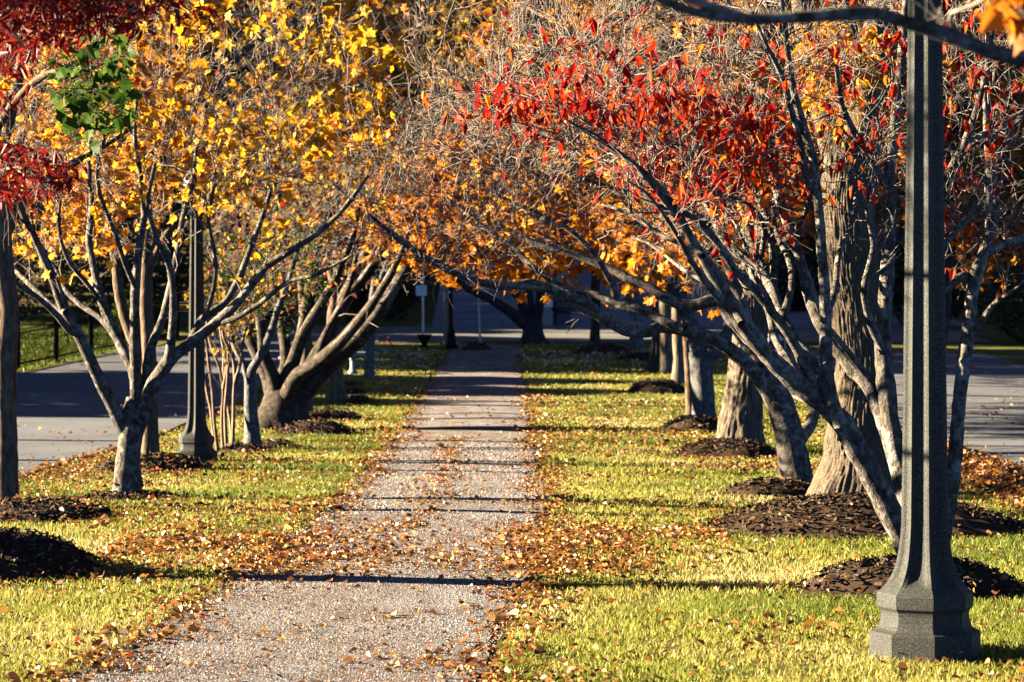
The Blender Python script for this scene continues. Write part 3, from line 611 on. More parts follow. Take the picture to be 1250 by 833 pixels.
# big cherry
t = Tree('cherry_tree', 'massive short cherry with many thick limbs sweeping right toward the path', 'tree', 347, 39.0, 'cherry_bark', GL)
t.stem([(347, 527, 33), (346, 510, 30), (346, 495, 28), (346, 480, 22), (347, 466, 12), (348, 458, 5)], 'trunk', flare=.2, lump=.3, sides=28)
for l, d in (([(352, 500, 15), (366, 482, 15), (391, 457, 13), (412, 436, 12.5), (436, 413, 11.5), (460, 384, 9.5), (480, 354, 7.5), (500, 325, 6), (520, 295, 4.6), (548, 262, 3.2), (570, 225, 2)], -1.2),
             ([(346, 505, 14), (354, 478, 11), (364, 459, 9.4), (384, 445, 8.4), (404, 430, 8), (426, 406, 7.2), (446, 382, 6.4), (466, 352, 5.2), (484, 322, 4), (500, 285, 3)], -2.4),
             ([(345, 500, 14), (348, 474, 11), (353, 454, 8.8), (361, 436, 8), (371, 407, 7.2), (381, 386, 6.6), (394, 366, 6), (412, 335, 4.8), (430, 290, 3.6), (440, 240, 2.6)], -.6),
             ([(345, 498, 13), (348, 462, 9), (350, 440, 7.4), (348, 418, 7), (343, 392, 6.4), (338, 365, 5.6), (332, 330, 4.6), (335, 280, 3.4), (345, 220, 2.4)], .6),
             ([(342, 505, 15), (338, 475, 11), (331, 452, 7.8), (323, 432, 7), (320, 402, 6.4), (316, 376, 5.6), (308, 345, 4.6), (300, 300, 3.4)], -.8),
             ([(338, 508, 14), (333, 478, 10), (324, 455, 7.4), (309, 424, 6.4), (299, 402, 5.8), (290, 380, 5), (276, 345, 4), (258, 310, 3)], .8),
             ([(378, 462, 5.4), (387, 436, 5), (400, 404, 4.5), (416, 376, 4), (428, 345, 3.4), (436, 310, 2.6)], .2),
             ([(350, 502, 14), (360, 474, 11.5), (376, 450, 9.6), (396, 420, 8.6), (410, 392, 7.6), (430, 360, 6.4), (452, 330, 5), (470, 290, 3.6), (480, 240, 2.6)], 1.6),
             ([(346, 500, 13), (354, 458, 9), (364, 425, 7), (372, 392, 6), (376, 355, 5), (386, 310, 4), (398, 260, 3)], 2.0)):
    t.stem(l, dy=(0, d), sides=12, lump=.12)
t.grow([(250, 430, 200, 355, 36.5, 42.5, 190), (380, 560, 190, 340, 36.5, 42, 200), (280, 600, 20, 210, 36, 43, 260), (260, 620, -220, 40, 36, 44, 150)], .012)
t.twigs(4, (.3, .7), 2, (.14, .4), .2, .3, .0062)
t.leaf('maroon_leaf', OVAL, .1, .8, .9, (.9, .47, 6.)); t.leaf('orange_leaf', MAPLE, .11, .7, .35, (1.1, .56, 1.), None, 'orange_leaves')
# trunks further down on the left
t = Tree('maple_tree', 'brown trunk half hidden behind the big cherry', 'tree', 371, 43.5, 'brown_bark', GL)
t.stem([(372, 508, 10), (372, 470, 8.5), (374, 430, 8), (372, 380, 7), (366, 320, 6)], 'trunk', flare=.25)
t.stem([(370, 360, 5), (400, 300, 4), (425, 230, 3), (450, 140, 2)], dy=(0, 1)); t.stem([(368, 340, 5), (340, 280, 4), (310, 200, 3), (290, 110, 2)], dy=(0, 1))
t.grow([(240, 540, 60, 320, 41, 47, 230), (240, 560, -180, 80, 41, 47, 170)]); t.twigs(4, (.4, .8), 3, (.15, .4), .15, .25, .005)
t.leaf('olive_leaf', MAPLE, .14, .6, 1.7, (.7, .42, 8.))
t = Tree('maple_tree', 'short brown trunk right of the big cherry, past the mulch mounds', 'tree', 409, 47.8, 'brown_bark', GL)
t.stem([(409, 493, 11), (410, 470, 9.6), (410, 440, 9), (408, 400, 8.5), (410, 340, 7)], 'trunk', flare=.25)
t.stem([(409, 380, 6), (440, 320, 5), (470, 250, 4), (500, 150, 3), (520, 40, 2)], dy=(0, -1)); t.stem([(409, 360, 6), (400, 290, 5), (420, 200, 4), (430, 80, 2.6)], dy=(0, 1))
t.grow([(320, 610, 30, 275, 45, 51, 260), (300, 640, -180, 60, 45, 52, 200)]); t.twigs(4, (.4, .9), 3, (.15, .4), .15, .25, .0055)
t.leaf('amber_leaf', MAPLE, .15, .6, 1.4, (.7, .45, 3.)); t.leaf('olive_leaf', MAPLE, .15, .6, 1.6, (.7, .42, 5.), None, 'olive_leaves')
t = Tree('slim_tree', 'grey trunk in blue shade beside the stone bench', 'tree', 450, 55.5, 'grey_bark', GL)
t.stem([(450, 466, 6.6), (451, 440, 5.8), (453, 405, 5.4), (455, 370, 5), (458, 330, 4.4)], 'trunk', flare=.2)
t.stem([(455, 370, 4), (480, 300, 3), (510, 220, 2.4), (530, 130, 1.8)], dy=(0, 1)); t.stem([(457, 340, 4), (440, 270, 3), (430, 180, 2)], dy=(0, -1))
t.grow([(380, 640, 40, 270, 53, 59, 230), (380, 680, -160, 60, 53, 60, 170)]); t.twigs(4, (.4, .9), 3, (.2, .45), .15, .28, .006)
t.leaf('olive_leaf', MAPLE, .15, .6, 1.2, (.7, .44, 15.))

# ================================================================== right trees
THIN = .8
t = Tree('dogwood_tree', 'red leaved dogwood, scaly limbs fanning left from behind the big lamp post', 'tree', 1130, 15.2, 'dogwood_bark', GR)
t.stem([(1132, 725, 22), (1128, 705, 20), (1122, 680, 19), (1116, 655, 17)], 'trunk', flare=.2, lump=.2, sides=18)
DG = dict(lump=.2, sides=20, step=.03)
t.stem([(1122, 690, 15), (1105, 660, 15), (1082, 612, 14.5), (1055, 563, 14.5), (1034, 527, 14), (1016, 503, 12.5), (991, 482, 12), (958, 454, 11.5), (933, 428, 11), (908, 400, 10.5), (888, 371, 10), (876, 342, 8.4), (861, 317, 6.4), (843, 290, 5), (828, 260, 4), (808, 232, 3.2), (785, 208, 2.5), (758, 186, 1.9), (728, 165, 1.4), (690, 146, .9)], dy=(0, -1.2), **DG)
t.stem([(1020, 512, 7.5), (1006, 490, 7), (984, 450, 6.6), (973, 425, 6.2), (955, 396, 5.6), (940, 378, 5.2), (920, 352, 4.8), (898, 332, 4.4), (885, 312, 4), (868, 285, 3.6), (840, 262, 3), (800, 250, 2.4)], dy=(-.3, -.9), **DG)
t.stem([(1000, 488, 7), (994, 445, 6.6), (973, 418, 6.4), (955, 385, 6), (942, 349, 5.6), (926, 328, 5), (897, 308, 4.4), (877, 281, 4), (865, 255, 3.4), (838, 220, 2.8), (820, 170, 2)], dy=(-.2, .8), **DG)
t.stem([(944, 352, 5), (945, 320, 4.8), (940, 285, 4.4), (932, 255, 4), (916, 222, 3.4), (895, 190, 2.8), (885, 140, 2.2)], dy=(.3, 1.2), **DG)
t.stem([(1124, 690, 14), (1112, 625, 13), (1092, 548, 12), (1066, 480, 11), (1038, 447, 9.6), (1012, 414, 8.6), (994, 378, 8), (980, 330, 7), (969, 292, 6.4), (958, 262, 5.6), (948, 225, 4.8), (944, 180, 4), (925, 130, 3), (905, 80, 2.2)], dy=(0, .7), **DG)
t.stem([(1026, 520, 9), (1014, 480, 8.6), (1009, 432, 8), (1008, 378, 7), (1005, 335, 6.4), (1001, 275, 6), (996, 225, 5.4), (991, 191, 5), (980, 158, 4.6), (969, 115, 4.2), (962, 72, 3.6), (957, 25, 3), (950, -40, 2.2)], dy=(-.4, -.8), **DG)
t.stem([(999, 240, 4.4), (985, 222, 4.2), (980, 187, 4), (969, 144, 3.6), (955, 94, 3.2), (937, 58, 2.6), (915, 10, 2)], dy=(-.7, -1.4), **DG)
t.stem([(1120, 670, 13), (1108, 600, 12), (1090, 530, 11.5), (1079, 455, 11), (1077, 407, 10), (1081, 342, 9), (1085, 270, 8), (1086, 225, 7.4), (1090, 170, 6.6), (1098, 85, 5.4), (1106, 0, 4), (1110, -70, 3)], dy=(0, .4), **DG)
t.stem([(1086, 235, 5), (1070, 205, 4.4), (1048, 170, 4), (1028, 128, 3.4), (1020, 80, 2.6)], dy=(.3, -.4), **DG)
t.stem([(1138, 700, 11), (1152, 650, 10), (1161, 595, 9.4), (1167, 530, 9), (1172, 480, 9), (1178, 430, 8.6), (1183, 375, 8), (1189, 338, 7.8), (1202, 306, 7), (1215, 263, 6), (1213, 229, 5.4), (1207, 198, 5), (1208, 150, 4.2), (1200, 90, 3.2), (1205, 20, 2.4)], dy=(0, .5), **DG)
t.stem([(1188, 340, 6.4), (1173, 338, 5.6), (1155, 352, 4.6), (1140, 360, 3.4)], dy=(.3, .1), **DG)
t.stem([(1200, 312, 5.6), (1227, 297, 5), (1250, 291, 4.6), (1290, 270, 3.6), (1330, 230, 2.6)], dy=(.3, .6), **DG)
t.stem([(1213, 258, 4.6), (1184, 266, 4), (1153, 298, 3.6), (1135, 318, 2.6)], dy=(.4, -.2), **DG)
t.stem([(1140, 260, 5), (1153, 222, 5), (1177, 175, 4.6), (1189, 144, 4.2), (1207, 72, 3.2), (1215, 0, 2.4)], dy=(.2, -.5), **DG)
t.stem([(1150, 225, 4.4), (1172, 185, 4), (1196, 166, 4), (1225, 158, 3.6), (1255, 140, 3), (1300, 120, 2)], dy=(.2, .6), **DG)
for l, d in (([(880, 366, 5), (862, 345, 4.6), (843, 318, 4), (828, 290, 3.2), (810, 262, 2.4), (790, 236, 1.6), (765, 220, 1)], (-.9, -1.6)), ([(905, 396, 5), (893, 375, 4.6), (873, 352, 4), (850, 338, 3.2), (828, 325, 2.4), (796, 300, 1.5), (770, 290, 1)], (-.8, .4)),
             ([(940, 349, 4.6), (931, 312, 4), (934, 282, 3.4), (925, 260, 2.8), (903, 243, 2), (876, 238, 1.2)], (.6, -.4)), ([(955, 390, 5), (966, 352, 4.4), (964, 318, 3.8), (950, 290, 3), (944, 255, 2.2), (952, 215, 1.4)], (-.2, .9)),
             ([(968, 300, 4.4), (976, 275, 3.6), (986, 252, 3), (990, 222, 2.2), (1005, 190, 1.4)], (.6, .2)), ([(1008, 392, 5), (1020, 350, 4), (1024, 310, 3.4), (1040, 270, 2.6), (1046, 225, 1.6)], (-.5, .5)),
             ([(858, 313, 4.4), (836, 300, 3.6), (806, 286, 2.8), (770, 262, 2), (735, 250, 1.2)], (-1, -.3)), ([(985, 476, 6), (962, 440, 5.4), (946, 412, 4.6), (936, 372, 4), (920, 345, 3.2), (912, 305, 2.4), (898, 275, 1.5)], (-.3, .6)),
             ([(1079, 430, 6), (1062, 390, 5), (1056, 350, 4.2), (1066, 300, 3.4), (1058, 255, 2.4), (1066, 210, 1.4)], (0, -.6)), ([(1180, 420, 5), (1196, 395, 4), (1212, 372, 3), (1240, 352, 2), (1268, 330, 1.2)], (.3, -.4))):
    t.stem(l, dy=d, **DG)
t.grow([(500, 760, 60, 190, 13.6, 15.8, 80), (690, 960, 10, 250, 13.6, 16.6, 270), (760, 960, 150, 300, 13.8, 16.4, 90), (930, 1280, -60, 240, 13.6, 17, 230), (560, 960, -170, 30, 13.4, 16.6, 100), (1140, 1260, 180, 300, 14, 16.5, 30)], .012)
t.twigs(3, (.15, .45), 2, (.07, .24), .2, .28, .0032)
def redzone(p):
    x, y = pxpy(p); w = .8 * np.exp(-((x - 845) / 120) ** 2 - ((y - 160) / 85) ** 2) + .55 * np.exp(-((x - 640) / 130) ** 2 - ((y - 120) / 30) ** 2) + .2 * np.exp(-((x - 1150) / 140) ** 2 - ((y - 100) / 120) ** 2) + .06
    return R.random(len(p)) < w * 1.3
t.leaf('red_leaf', OVAL, .09, 2.2, 2.4, (2.2, .48, 2.), redzone)
t.leaf('orange_leaf', OVAL, .08, 1.5, .12, (1.4, .5, 21.), redzone, 'orange_leaves')
# oak
t = Tree('oak_tree', 'great oak with wide flared foot and deeply ridged bark behind the dogwood limbs', 'tree', 1038, 20.9, 'oak_bark', GR)
t.stem([(1038, 642, 62), (1040, 620, 56), (1044, 590, 50), (1046, 550, 43), (1047, 500, 37), (1047, 453, 34), (1044, 400, 32.5), (1042, 350, 32), (1039, 280, 31.5), (1036, 210, 32), (1034, 165, 30)], 'trunk', flare=.25, lump=.05, sides=220, step=.03, ridge=(60, .026))
t.stem([(1024, 200, 18), (1010, 160, 16), (1000, 110, 15), (988, 50, 14), (975, -20, 12), (960, -120, 9), (930, -220, 6)], dy=(0, .4), sides=20)
t.stem([(1046, 200, 22), (1054, 130, 20), (1066, 60, 18), (1080, -20, 15), (1110, -130, 10), (1150, -230, 6)], dy=(0, -.4), sides=20)
t.stem([(1040, 170, 14), (1040, 60, 12), (1030, -60, 10), (1040, -200, 6)], dy=(0, 1.2), sides=14)
t.stem([(990, 60, 4), (1010, 50, 3), (1025, 55, 2.2), (1030, 75, 1.6)], dy=(-.3, -.9), sides=8)
t.grow([(840, 1300, -330, -60, 18, 25, 200), (1008, 1044, 42, 105, 19.6, 20.4, 22)], .012)
t.twigs(4, (.2, .5), 3, (.1, .25), .15, .25, .003)
yk = lambda p: pxpy(p)[1] > 20
t.leaf('yellow_leaf', OVAL, .1, .9, 4.0, None, yk, 'yellow_leaves'); t.leaf('rust_leaf', OVAL, .1, .8, 1.4, None, lambda p: ~yk(p))
# curved trunk left of oak with the long low bare limb
t = Tree('dogwood_tree', 'bare dogwood left of the oak, its long low limb reaching over the path', 'tree', 971, 24.7, 'dogwood_bark', GR)
t.stem([(972, 603, 20), (969, 570, 18.5), (965, 540, 18), (957, 510, 17), (943, 475, 16), (928, 445, 14)], 'trunk', flare=.2, lump=.15, sides=18)
t.stem([(951, 500, 10), (925, 460, 9.5), (900, 434, 9), (872, 415, 8.5), (836, 403, 8), (808, 399, 7.6), (793, 405, 7.4), (763, 403, 7), (736, 388, 6.8), (716, 371, 6.4), (686, 360, 6), (649, 346, 5.2), (615, 350, 4.6), (581, 343, 4.2), (544, 330, 3.8), (514, 311, 3.2), (485, 292, 2.6), (450, 262, 2)], dy=(0, -2.0))
t.stem([(836, 403, 6.4), (812, 392, 6), (780, 377, 5.6), (753, 373, 5.4), (729, 361, 5), (702, 358, 4.6), (676, 344, 4.2), (649, 324, 3.6), (630, 305, 3.2), (600, 285, 2.6), (560, 250, 2)], dy=(-.8, .4))
t.stem([(753, 374, 5.4), (748, 350, 4.6), (738, 332, 4), (728, 315, 3.6), (700, 285, 3), (660, 262, 2.4), (610, 240, 1.8)], dy=(-.2, -.6))
t.stem([(930, 448, 9.5), (912, 420, 9), (890, 385, 8.4), (876, 367, 8), (843, 374, 7), (815, 367, 6.4), (796, 353, 6), (766, 341, 5.6), (749, 331, 5.2), (722, 320, 4.6), (692, 307, 4), (662, 302, 3.4), (630, 286, 2.8), (590, 265, 2)], dy=(0, 1.0))
t.stem([(928, 445, 10), (915, 410, 9), (905, 370, 8), (890, 320, 7), (870, 270, 6), (840, 215, 5), (800, 160, 4), (760, 110, 3), (730, 50, 2)], dy=(0, .4))
t.stem([(870, 275, 4.4), (825, 250, 4), (780, 235, 3.4), (730, 225, 2.8), (680, 205, 2)], dy=(.2, -.8))
t.stem([(800, 160, 3.6), (740, 140, 3), (680, 105, 2.4), (620, 60, 1.8)], dy=(.4, -.4))
t.stem([(966, 560, 9), (980, 530, 8), (990, 515, 7.6), (1004, 470, 6), (1010, 420, 5), (1030, 360, 3)], dy=(0, 1.2))
t.grow([(450, 720, 120, 325, 21.0, 24, 230), (640, 900, 60, 320, 23, 27, 110), (480, 860, -110, 110, 21, 25, 170)], .011)
t.twigs(3, (.2, .6), 2, (.1, .32), .15, .3, .0054)
t.leaf('orange_leaf', OVAL, .085, .9, .1, (1.2, .52, 4.))
# stout furrowed trunk
t = Tree('maple_tree', 'stout furrowed trunk with orange leaves, behind the curved dogwood on the right', 'tree', 904, 32.5, 'ridged_bark', GR)
t.stem([(903, 555, 29), (904, 520, 25.5), (907, 490, 23), (912, 450, 21.5), (918, 400, 20), (922, 340, 18.5), (925, 290, 17)], 'trunk', flare=.18, lump=.1, sides=120, step=.05, ridge=(30, .03))
t.stem([(924, 310, 12), (905, 250, 10), (880, 190, 8), (850, 120, 6), (820, 40, 4)], dy=(0, .6)); t.stem([(926, 310, 13), (945, 230, 11), (960, 140, 9), (985, 30, 6)], dy=(0, -.5)); t.stem([(920, 350, 7), (870, 310, 6), (820, 285, 4.6), (760, 270, 3)], dy=(0, -1)); t.stem([(924, 330, 7), (980, 280, 5), (1050, 250, 4), (1120, 240, 2.5)], dy=(0, 1))
t.grow([(760, 960, 215, 345, 30, 35.5, 150), (740, 1130, 60, 260, 30, 36, 260), (740, 1200, -220, 80, 30, 36, 240)], lowok=.1)
t.twigs(4, (.3, .7), 3, (.12, .3), .05, .25, .0042)
t.leaf('rust_leaf', MAPLE, .125, .8, 1.3, (.8, .43, 7.), lambda p: pxpy(p)[0] > 930); t.leaf('orange_leaf', MAPLE, .125, .8, 2.0, (.8, .43, 7.), lambda p: pxpy(p)[0] <= 930, 'orange_leaves')
# grey trunk and its thin neighbour
t = Tree('maple_tree', 'smooth grey brown forked trunk with an orange crown reaching over the path', 'tree', 861, 39.3, 'grey_bark', GR)
t.stem([(862, 526, 16.5), (861, 495, 14.5), (859, 460, 14), (855, 430, 13.5)], 'trunk', flare=.2, lump=.12, sides=18)
t.stem([(856, 440, 11), (846, 405, 10), (832, 370, 9), (815, 330, 7.6), (795, 285, 6), (770, 230, 4.6), (740, 160, 3)], dy=(0, .5)); t.stem([(860, 440, 10), (878, 425, 9.4), (892, 405, 9), (896, 370, 8), (890, 310, 6), (880, 230, 4)], dy=(0, -.6)); t.stem([(815, 330, 5), (770, 305, 4.4), (720, 290, 3.6), (660, 280, 2.8), (600, 280, 2)], dy=(.4, -1)); t.stem([(800, 295, 4.6), (760, 250, 4), (700, 225, 3), (630, 215, 2)], dy=(.4, 1.4))
t.grow([(470, 800, 190, 318, 36, 42.5, 400), (720, 900, 190, 330, 36.5, 42, 130), (600, 900, -10, 230, 36, 43, 230), (620, 900, -220, 20, 36, 43, 120)], lowok=.1)
t.twigs(4, (.3, .8), 3, (.12, .34), .02, .25, .0048)
t.leaf('orange_leaf', MAPLE, .15, .8, 3.4, (.7, .4, 11.))
t = Tree('slim_tree', 'thin dark stem just left of the smooth grey trunk', 'tree', 843, 40.5, 'brown_bark', GR)
t.stem([(844, 519, 6.6), (842, 490, 5.4), (840, 450, 5), (837, 410, 4.8), (834, 360, 4.2), (828, 300, 3.4)], 'trunk', flare=.15)
t.stem([(834, 370, 3), (815, 320, 2.6), (790, 260, 2.2), (775, 190, 1.6)], dy=(0, .6)); t.grow([(720, 880, 150, 320, 39, 43, 80)]); t.twigs(4, (.3, .7), 2, (.12, .34), .1, .25, .0045)
t.leaf('amber_leaf', MAPLE, .13, .8, 1.4, (.7, .42, 2.))
for (px, Y, r, lab, py) in ((828, 53.0, 7.0, 'pale sunlit trunk, right one of the far pair beside the far lamp post', 468), (814, 57.0, 8.0, 'pale sunlit trunk, left one of the far pair in front of the far lamp post', 457)):
    t = Tree('maple_tree', lab, 'tree', px, Y, 'ridged_bark', GR)
    t.stem([(px, py + 3, r * 1.25), (px, py - 30, r), (px - 1, py - 70, r * .95), (px - 3, py - 120, r * .85), (px - 4, 290, r * .7)], 'trunk', flare=.2)
    t.stem([(px - 3, 330, 4), (px - 25, 280, 3.4), (px - 60, 220, 2.6), (px - 90, 140, 2)], dy=(0, -1)); t.stem([(px - 4, 310, 4), (px + 25, 250, 3.4), (px + 50, 160, 2.6)], dy=(0, 1))
    t.grow([(px - 200, px + 80, 50, 285, Y - 3, Y + 3, 190), (px - 220, px + 120, -180, 80, Y - 3, Y + 3, 120)], lowok=.1); t.twigs(4, (.4, .9), 3, (.16, .42), .05, .25, .0058)
    t.leaf('orange_leaf', MAPLE, .18, .7, 2.2, (.6, .41, px * 1.)) if px < 820 else t.leaf('yellow_leaf', MAPLE, .16, .7, 1.5, (.6, .43, px * 1.))
# leaning trunk right of the big lamp post
t = Tree('maple_tree', 'dark leaning trunk with rusty orange leaves right of the big lamp post', 'tree', 1136, 29.5, 'dark_bark', GR)
t.stem([(1136, 572, 17), (1137, 500, 14), (1142, 420, 13), (1150, 340, 12), (1160, 250, 11), (1166, 160, 10)], 'trunk', flare=.2)
t.stem([(1158, 270, 6), (1185, 235, 5), (1220, 215, 4), (1270, 205, 2.5)], dy=(0, .8)); t.stem([(1165, 170, 7), (1190, 90, 6), (1210, 0, 4)], dy=(0, -.4)); t.stem([(1164, 190, 6), (1130, 110, 5), (1100, 30, 3.4)], dy=(0, .6))
t.grow([(1150, 1300, 170, 305, 27.5, 31.5, 150), (1040, 1330, -60, 190, 27, 32, 200), (1000, 1330, -260, 0, 27, 32, 120)], lowok=.1); t.twigs(4, (.3, .7), 3, (.12, .3), .05, .25, .004)
t.leaf('rust_leaf', MAPLE, .12, .8, 2.2, (.8, .42, 17.))
# tree outside the right edge whose bough crosses the top
t = Tree('maple_tree', 'out of focus grey bough with a few yellow leaves crossing the top right corner', 'tree', 1900, 5.6, 'dogwood_bark')
t.stem([(1900, 1270, 70), (1895, 900, 62), (1880, 500, 58), (1860, 120, 54), (1850, -260, 48)], 'trunk', flare=.25)
t.stem([(1862, 160, 30), (1700, 130, 22), (1500, 110, 17), (1380, 95, 13), (1290, 80, 10.5), (1210, 64, 9.5), (1160, 44, 9), (1110, 30, 8.6), (1060, 16, 8), (1000, 20, 7.6), (930, 24, 7), (865, 18, 6.5), (815, 2, 6), (760, -30, 4)], dy=(0, -.5))
t.stem([(1855, -60, 26), (1960, -300, 18), (2020, -560, 10)], dy=(0, .3)); t.stem([(1500, 110, 9), (1400, 20, 8), (1300, -80, 6)], dy=(-.2, -.2))
t.grow([(1200, 1236, -12, 12, 5.05, 5.2, 4), (1300, 2100, -700, -150, 4.6, 6.5, 50)], .01)
t.twigs(3, (.05, .14), 2, (.03, .08), .1, .25, .0016)
t.leaf('amber_leaf', MAPLE, .06, 1.2, 1.6, None, lambda p: (lambda q: (q[0] > 1192) & ((q[1] < 70) | (q[0] > 1260)))(pxpy(p)), jit=.02)

# ================================================================== far end of the path
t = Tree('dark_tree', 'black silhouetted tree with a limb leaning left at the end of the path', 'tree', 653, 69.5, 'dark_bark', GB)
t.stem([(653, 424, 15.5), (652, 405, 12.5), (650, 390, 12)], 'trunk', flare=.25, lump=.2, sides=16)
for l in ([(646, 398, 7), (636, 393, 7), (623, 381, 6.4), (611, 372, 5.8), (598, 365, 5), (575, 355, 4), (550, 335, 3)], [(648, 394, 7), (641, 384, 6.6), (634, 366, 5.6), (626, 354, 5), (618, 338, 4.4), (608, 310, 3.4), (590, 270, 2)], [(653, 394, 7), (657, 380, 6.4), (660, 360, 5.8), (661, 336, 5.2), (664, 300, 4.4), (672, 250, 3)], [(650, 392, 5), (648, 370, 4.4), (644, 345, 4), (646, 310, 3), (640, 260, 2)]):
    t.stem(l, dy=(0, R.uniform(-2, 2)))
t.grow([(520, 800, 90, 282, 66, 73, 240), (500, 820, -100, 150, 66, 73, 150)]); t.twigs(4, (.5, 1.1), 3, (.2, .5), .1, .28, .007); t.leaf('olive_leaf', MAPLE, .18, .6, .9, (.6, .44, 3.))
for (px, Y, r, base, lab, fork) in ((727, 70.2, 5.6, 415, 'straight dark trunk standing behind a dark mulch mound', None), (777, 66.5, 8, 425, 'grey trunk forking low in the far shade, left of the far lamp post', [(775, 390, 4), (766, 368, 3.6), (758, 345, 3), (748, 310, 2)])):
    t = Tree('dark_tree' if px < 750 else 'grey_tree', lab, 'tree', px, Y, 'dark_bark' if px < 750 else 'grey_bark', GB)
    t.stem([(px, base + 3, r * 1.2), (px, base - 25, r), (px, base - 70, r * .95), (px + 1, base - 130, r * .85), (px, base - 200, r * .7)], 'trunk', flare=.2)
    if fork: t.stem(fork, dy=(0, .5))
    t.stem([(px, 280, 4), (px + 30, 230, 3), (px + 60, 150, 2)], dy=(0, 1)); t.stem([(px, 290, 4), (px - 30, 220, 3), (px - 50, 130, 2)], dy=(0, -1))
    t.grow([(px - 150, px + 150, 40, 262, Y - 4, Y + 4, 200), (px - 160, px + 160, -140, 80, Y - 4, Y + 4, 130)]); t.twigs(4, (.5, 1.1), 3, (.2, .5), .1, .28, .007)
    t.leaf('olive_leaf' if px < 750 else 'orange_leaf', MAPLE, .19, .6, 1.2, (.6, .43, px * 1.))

# far woodland trees beyond the cross road
def far_tree(x, Y, h, w, mat, label, n=3200, cy=.62, trunk_r=.2, ls=.42):
    z = float(zg(x, Y)); t = thing('woodland_tree', label, 'tree', (x, Y, z), 'woodland trees beyond the cross road')
    c = crom(np.array([(x, Y, z - .2, trunk_r * 1.4), (x + R.normal() * .1, Y, z + h * .2, trunk_r), (x + R.normal() * .3, Y, z + h * .5, trunk_r * .7), (x + R.normal() * .5, Y, z + h * .88, .04)]), .6)
    V, q = tubes(c[None, :, :3], c[None, :, 3], 8); mk('trunk', V, np.full(len(q), 4), q, MAT['dark_bark'], t, None, True)
    k = 26; u = R.random(k); st = np.stack([np.interp(u, [0, 1], [.3, .9]) * h, R.random(k) * 6.28], -1)
    P0 = np.stack([np.full(k, x), np.full(k, Y), z + st[:, 0]], -1); L = w * (1.05 - np.abs(u - .35)) * R.uniform(.6, 1, k)
    d = np.stack([np.cos(st[:, 1]), np.sin(st[:, 1]), R.uniform(.1, .7, k)], -1)
    Pt = P0[:, None] + d[:, None] * L[:, None, None] * np.linspace(0, 1, 5)[None, :, None] + R.normal(size=(k, 5, 3)) * .12; Pt[:, 0] = P0
    V, q = tubes(Pt, np.linspace(.07, .02, 5)[None].repeat(k, 0), 5); mk('branches', V, np.full(len(q), 4), q, MAT['dark_bark'], t, None, True)
    i = R.integers(0, k, n); f = R.random(n) ** .6 * 3.999; j = f.astype(int); p = Pt[i, j] + (Pt[i, j + 1] - Pt[i, j]) * (f - j)[:, None] + R.normal(size=(n, 3)) * np.array([.55, .55, .45]) * (h / 11)
    V, S, Lp, rn = leaves(p, ls, .4, RHOMB); rn = np.clip(rn * .6 + (noise3(V * .5) - .3) * .8, 0, 1)
    mk('crown', V, S, Lp, MAT[mat], t, {'rnd': rn})
FT = [(-7.5, 88, 12, 4.2, 'olive_leaf', 'olive crowned tree above the dark hedge beyond the cross road'), (-13, 92, 14, 5, 'olive_leaf', 'olive tree behind the left end of the dark hedge'), (-19, 90, 13, 5, 'yellow_leaf', 'yellow tree behind the iron fence lawn'),
      (-2.5, 104, 15, 5, 'olive_leaf', 'tall olive tree at the left edge of the uphill road'), (4, 122, 17, 6, 'hill_leaf', 'russet tree at the top of the uphill road, in the middle'), (10, 116, 16, 6, 'hill_leaf', 'russet tree right of the top of the uphill road'),
      (17, 98, 15, 5.5, 'hill_leaf', 'brown woodland tree along the right edge of the uphill road'), (-6, 126, 18, 6, 'hill_leaf', 'brown tree farther up left of the uphill road'), (22, 88, 14, 5, 'olive_leaf', 'olive tree behind the dark bushes on the right'),
      (14.5, 84, 11, 4.4, 'orange_leaf', 'rusty orange tree right of the uphill road, past the right road'), (-14, 118, 17, 6, 'hill_leaf', 'brown tree far up the slope on the left'), (1, 140, 18, 7, 'olive_leaf', 'olive tree on the slope above the uphill road'), (20, 124, 18, 6.5, 'hill_leaf', 'brown tree far up the slope on the right')]
for a in FT: far_tree(*a)
# wooded hillside: one mass
n = 900; X = R.uniform(-75, 75, n); Y = R.uniform(150, 300, n); zz = zg(X, Y); hh = R.uniform(7, 13, n)
m = 60; c = np.stack([X, Y, zz + hh * .6], -1).repeat(m, 0) + R.normal(size=(n * m, 3)) * np.array([1.9, 1.9, 2.6])
V, S, L, rn = leaves(c, 1.25, .3, RHOMB); rn = np.clip(rn * .5 + (noise3(V * .12) - .25) * .8, 0, 1)
o = mk('hillside_woods', V, S, L, MAT['hill_leaf'], None, {'rnd': rn}); o['kind'] = 'stuff'; o['label'] = 'brown and olive autumn woods covering the hillside'

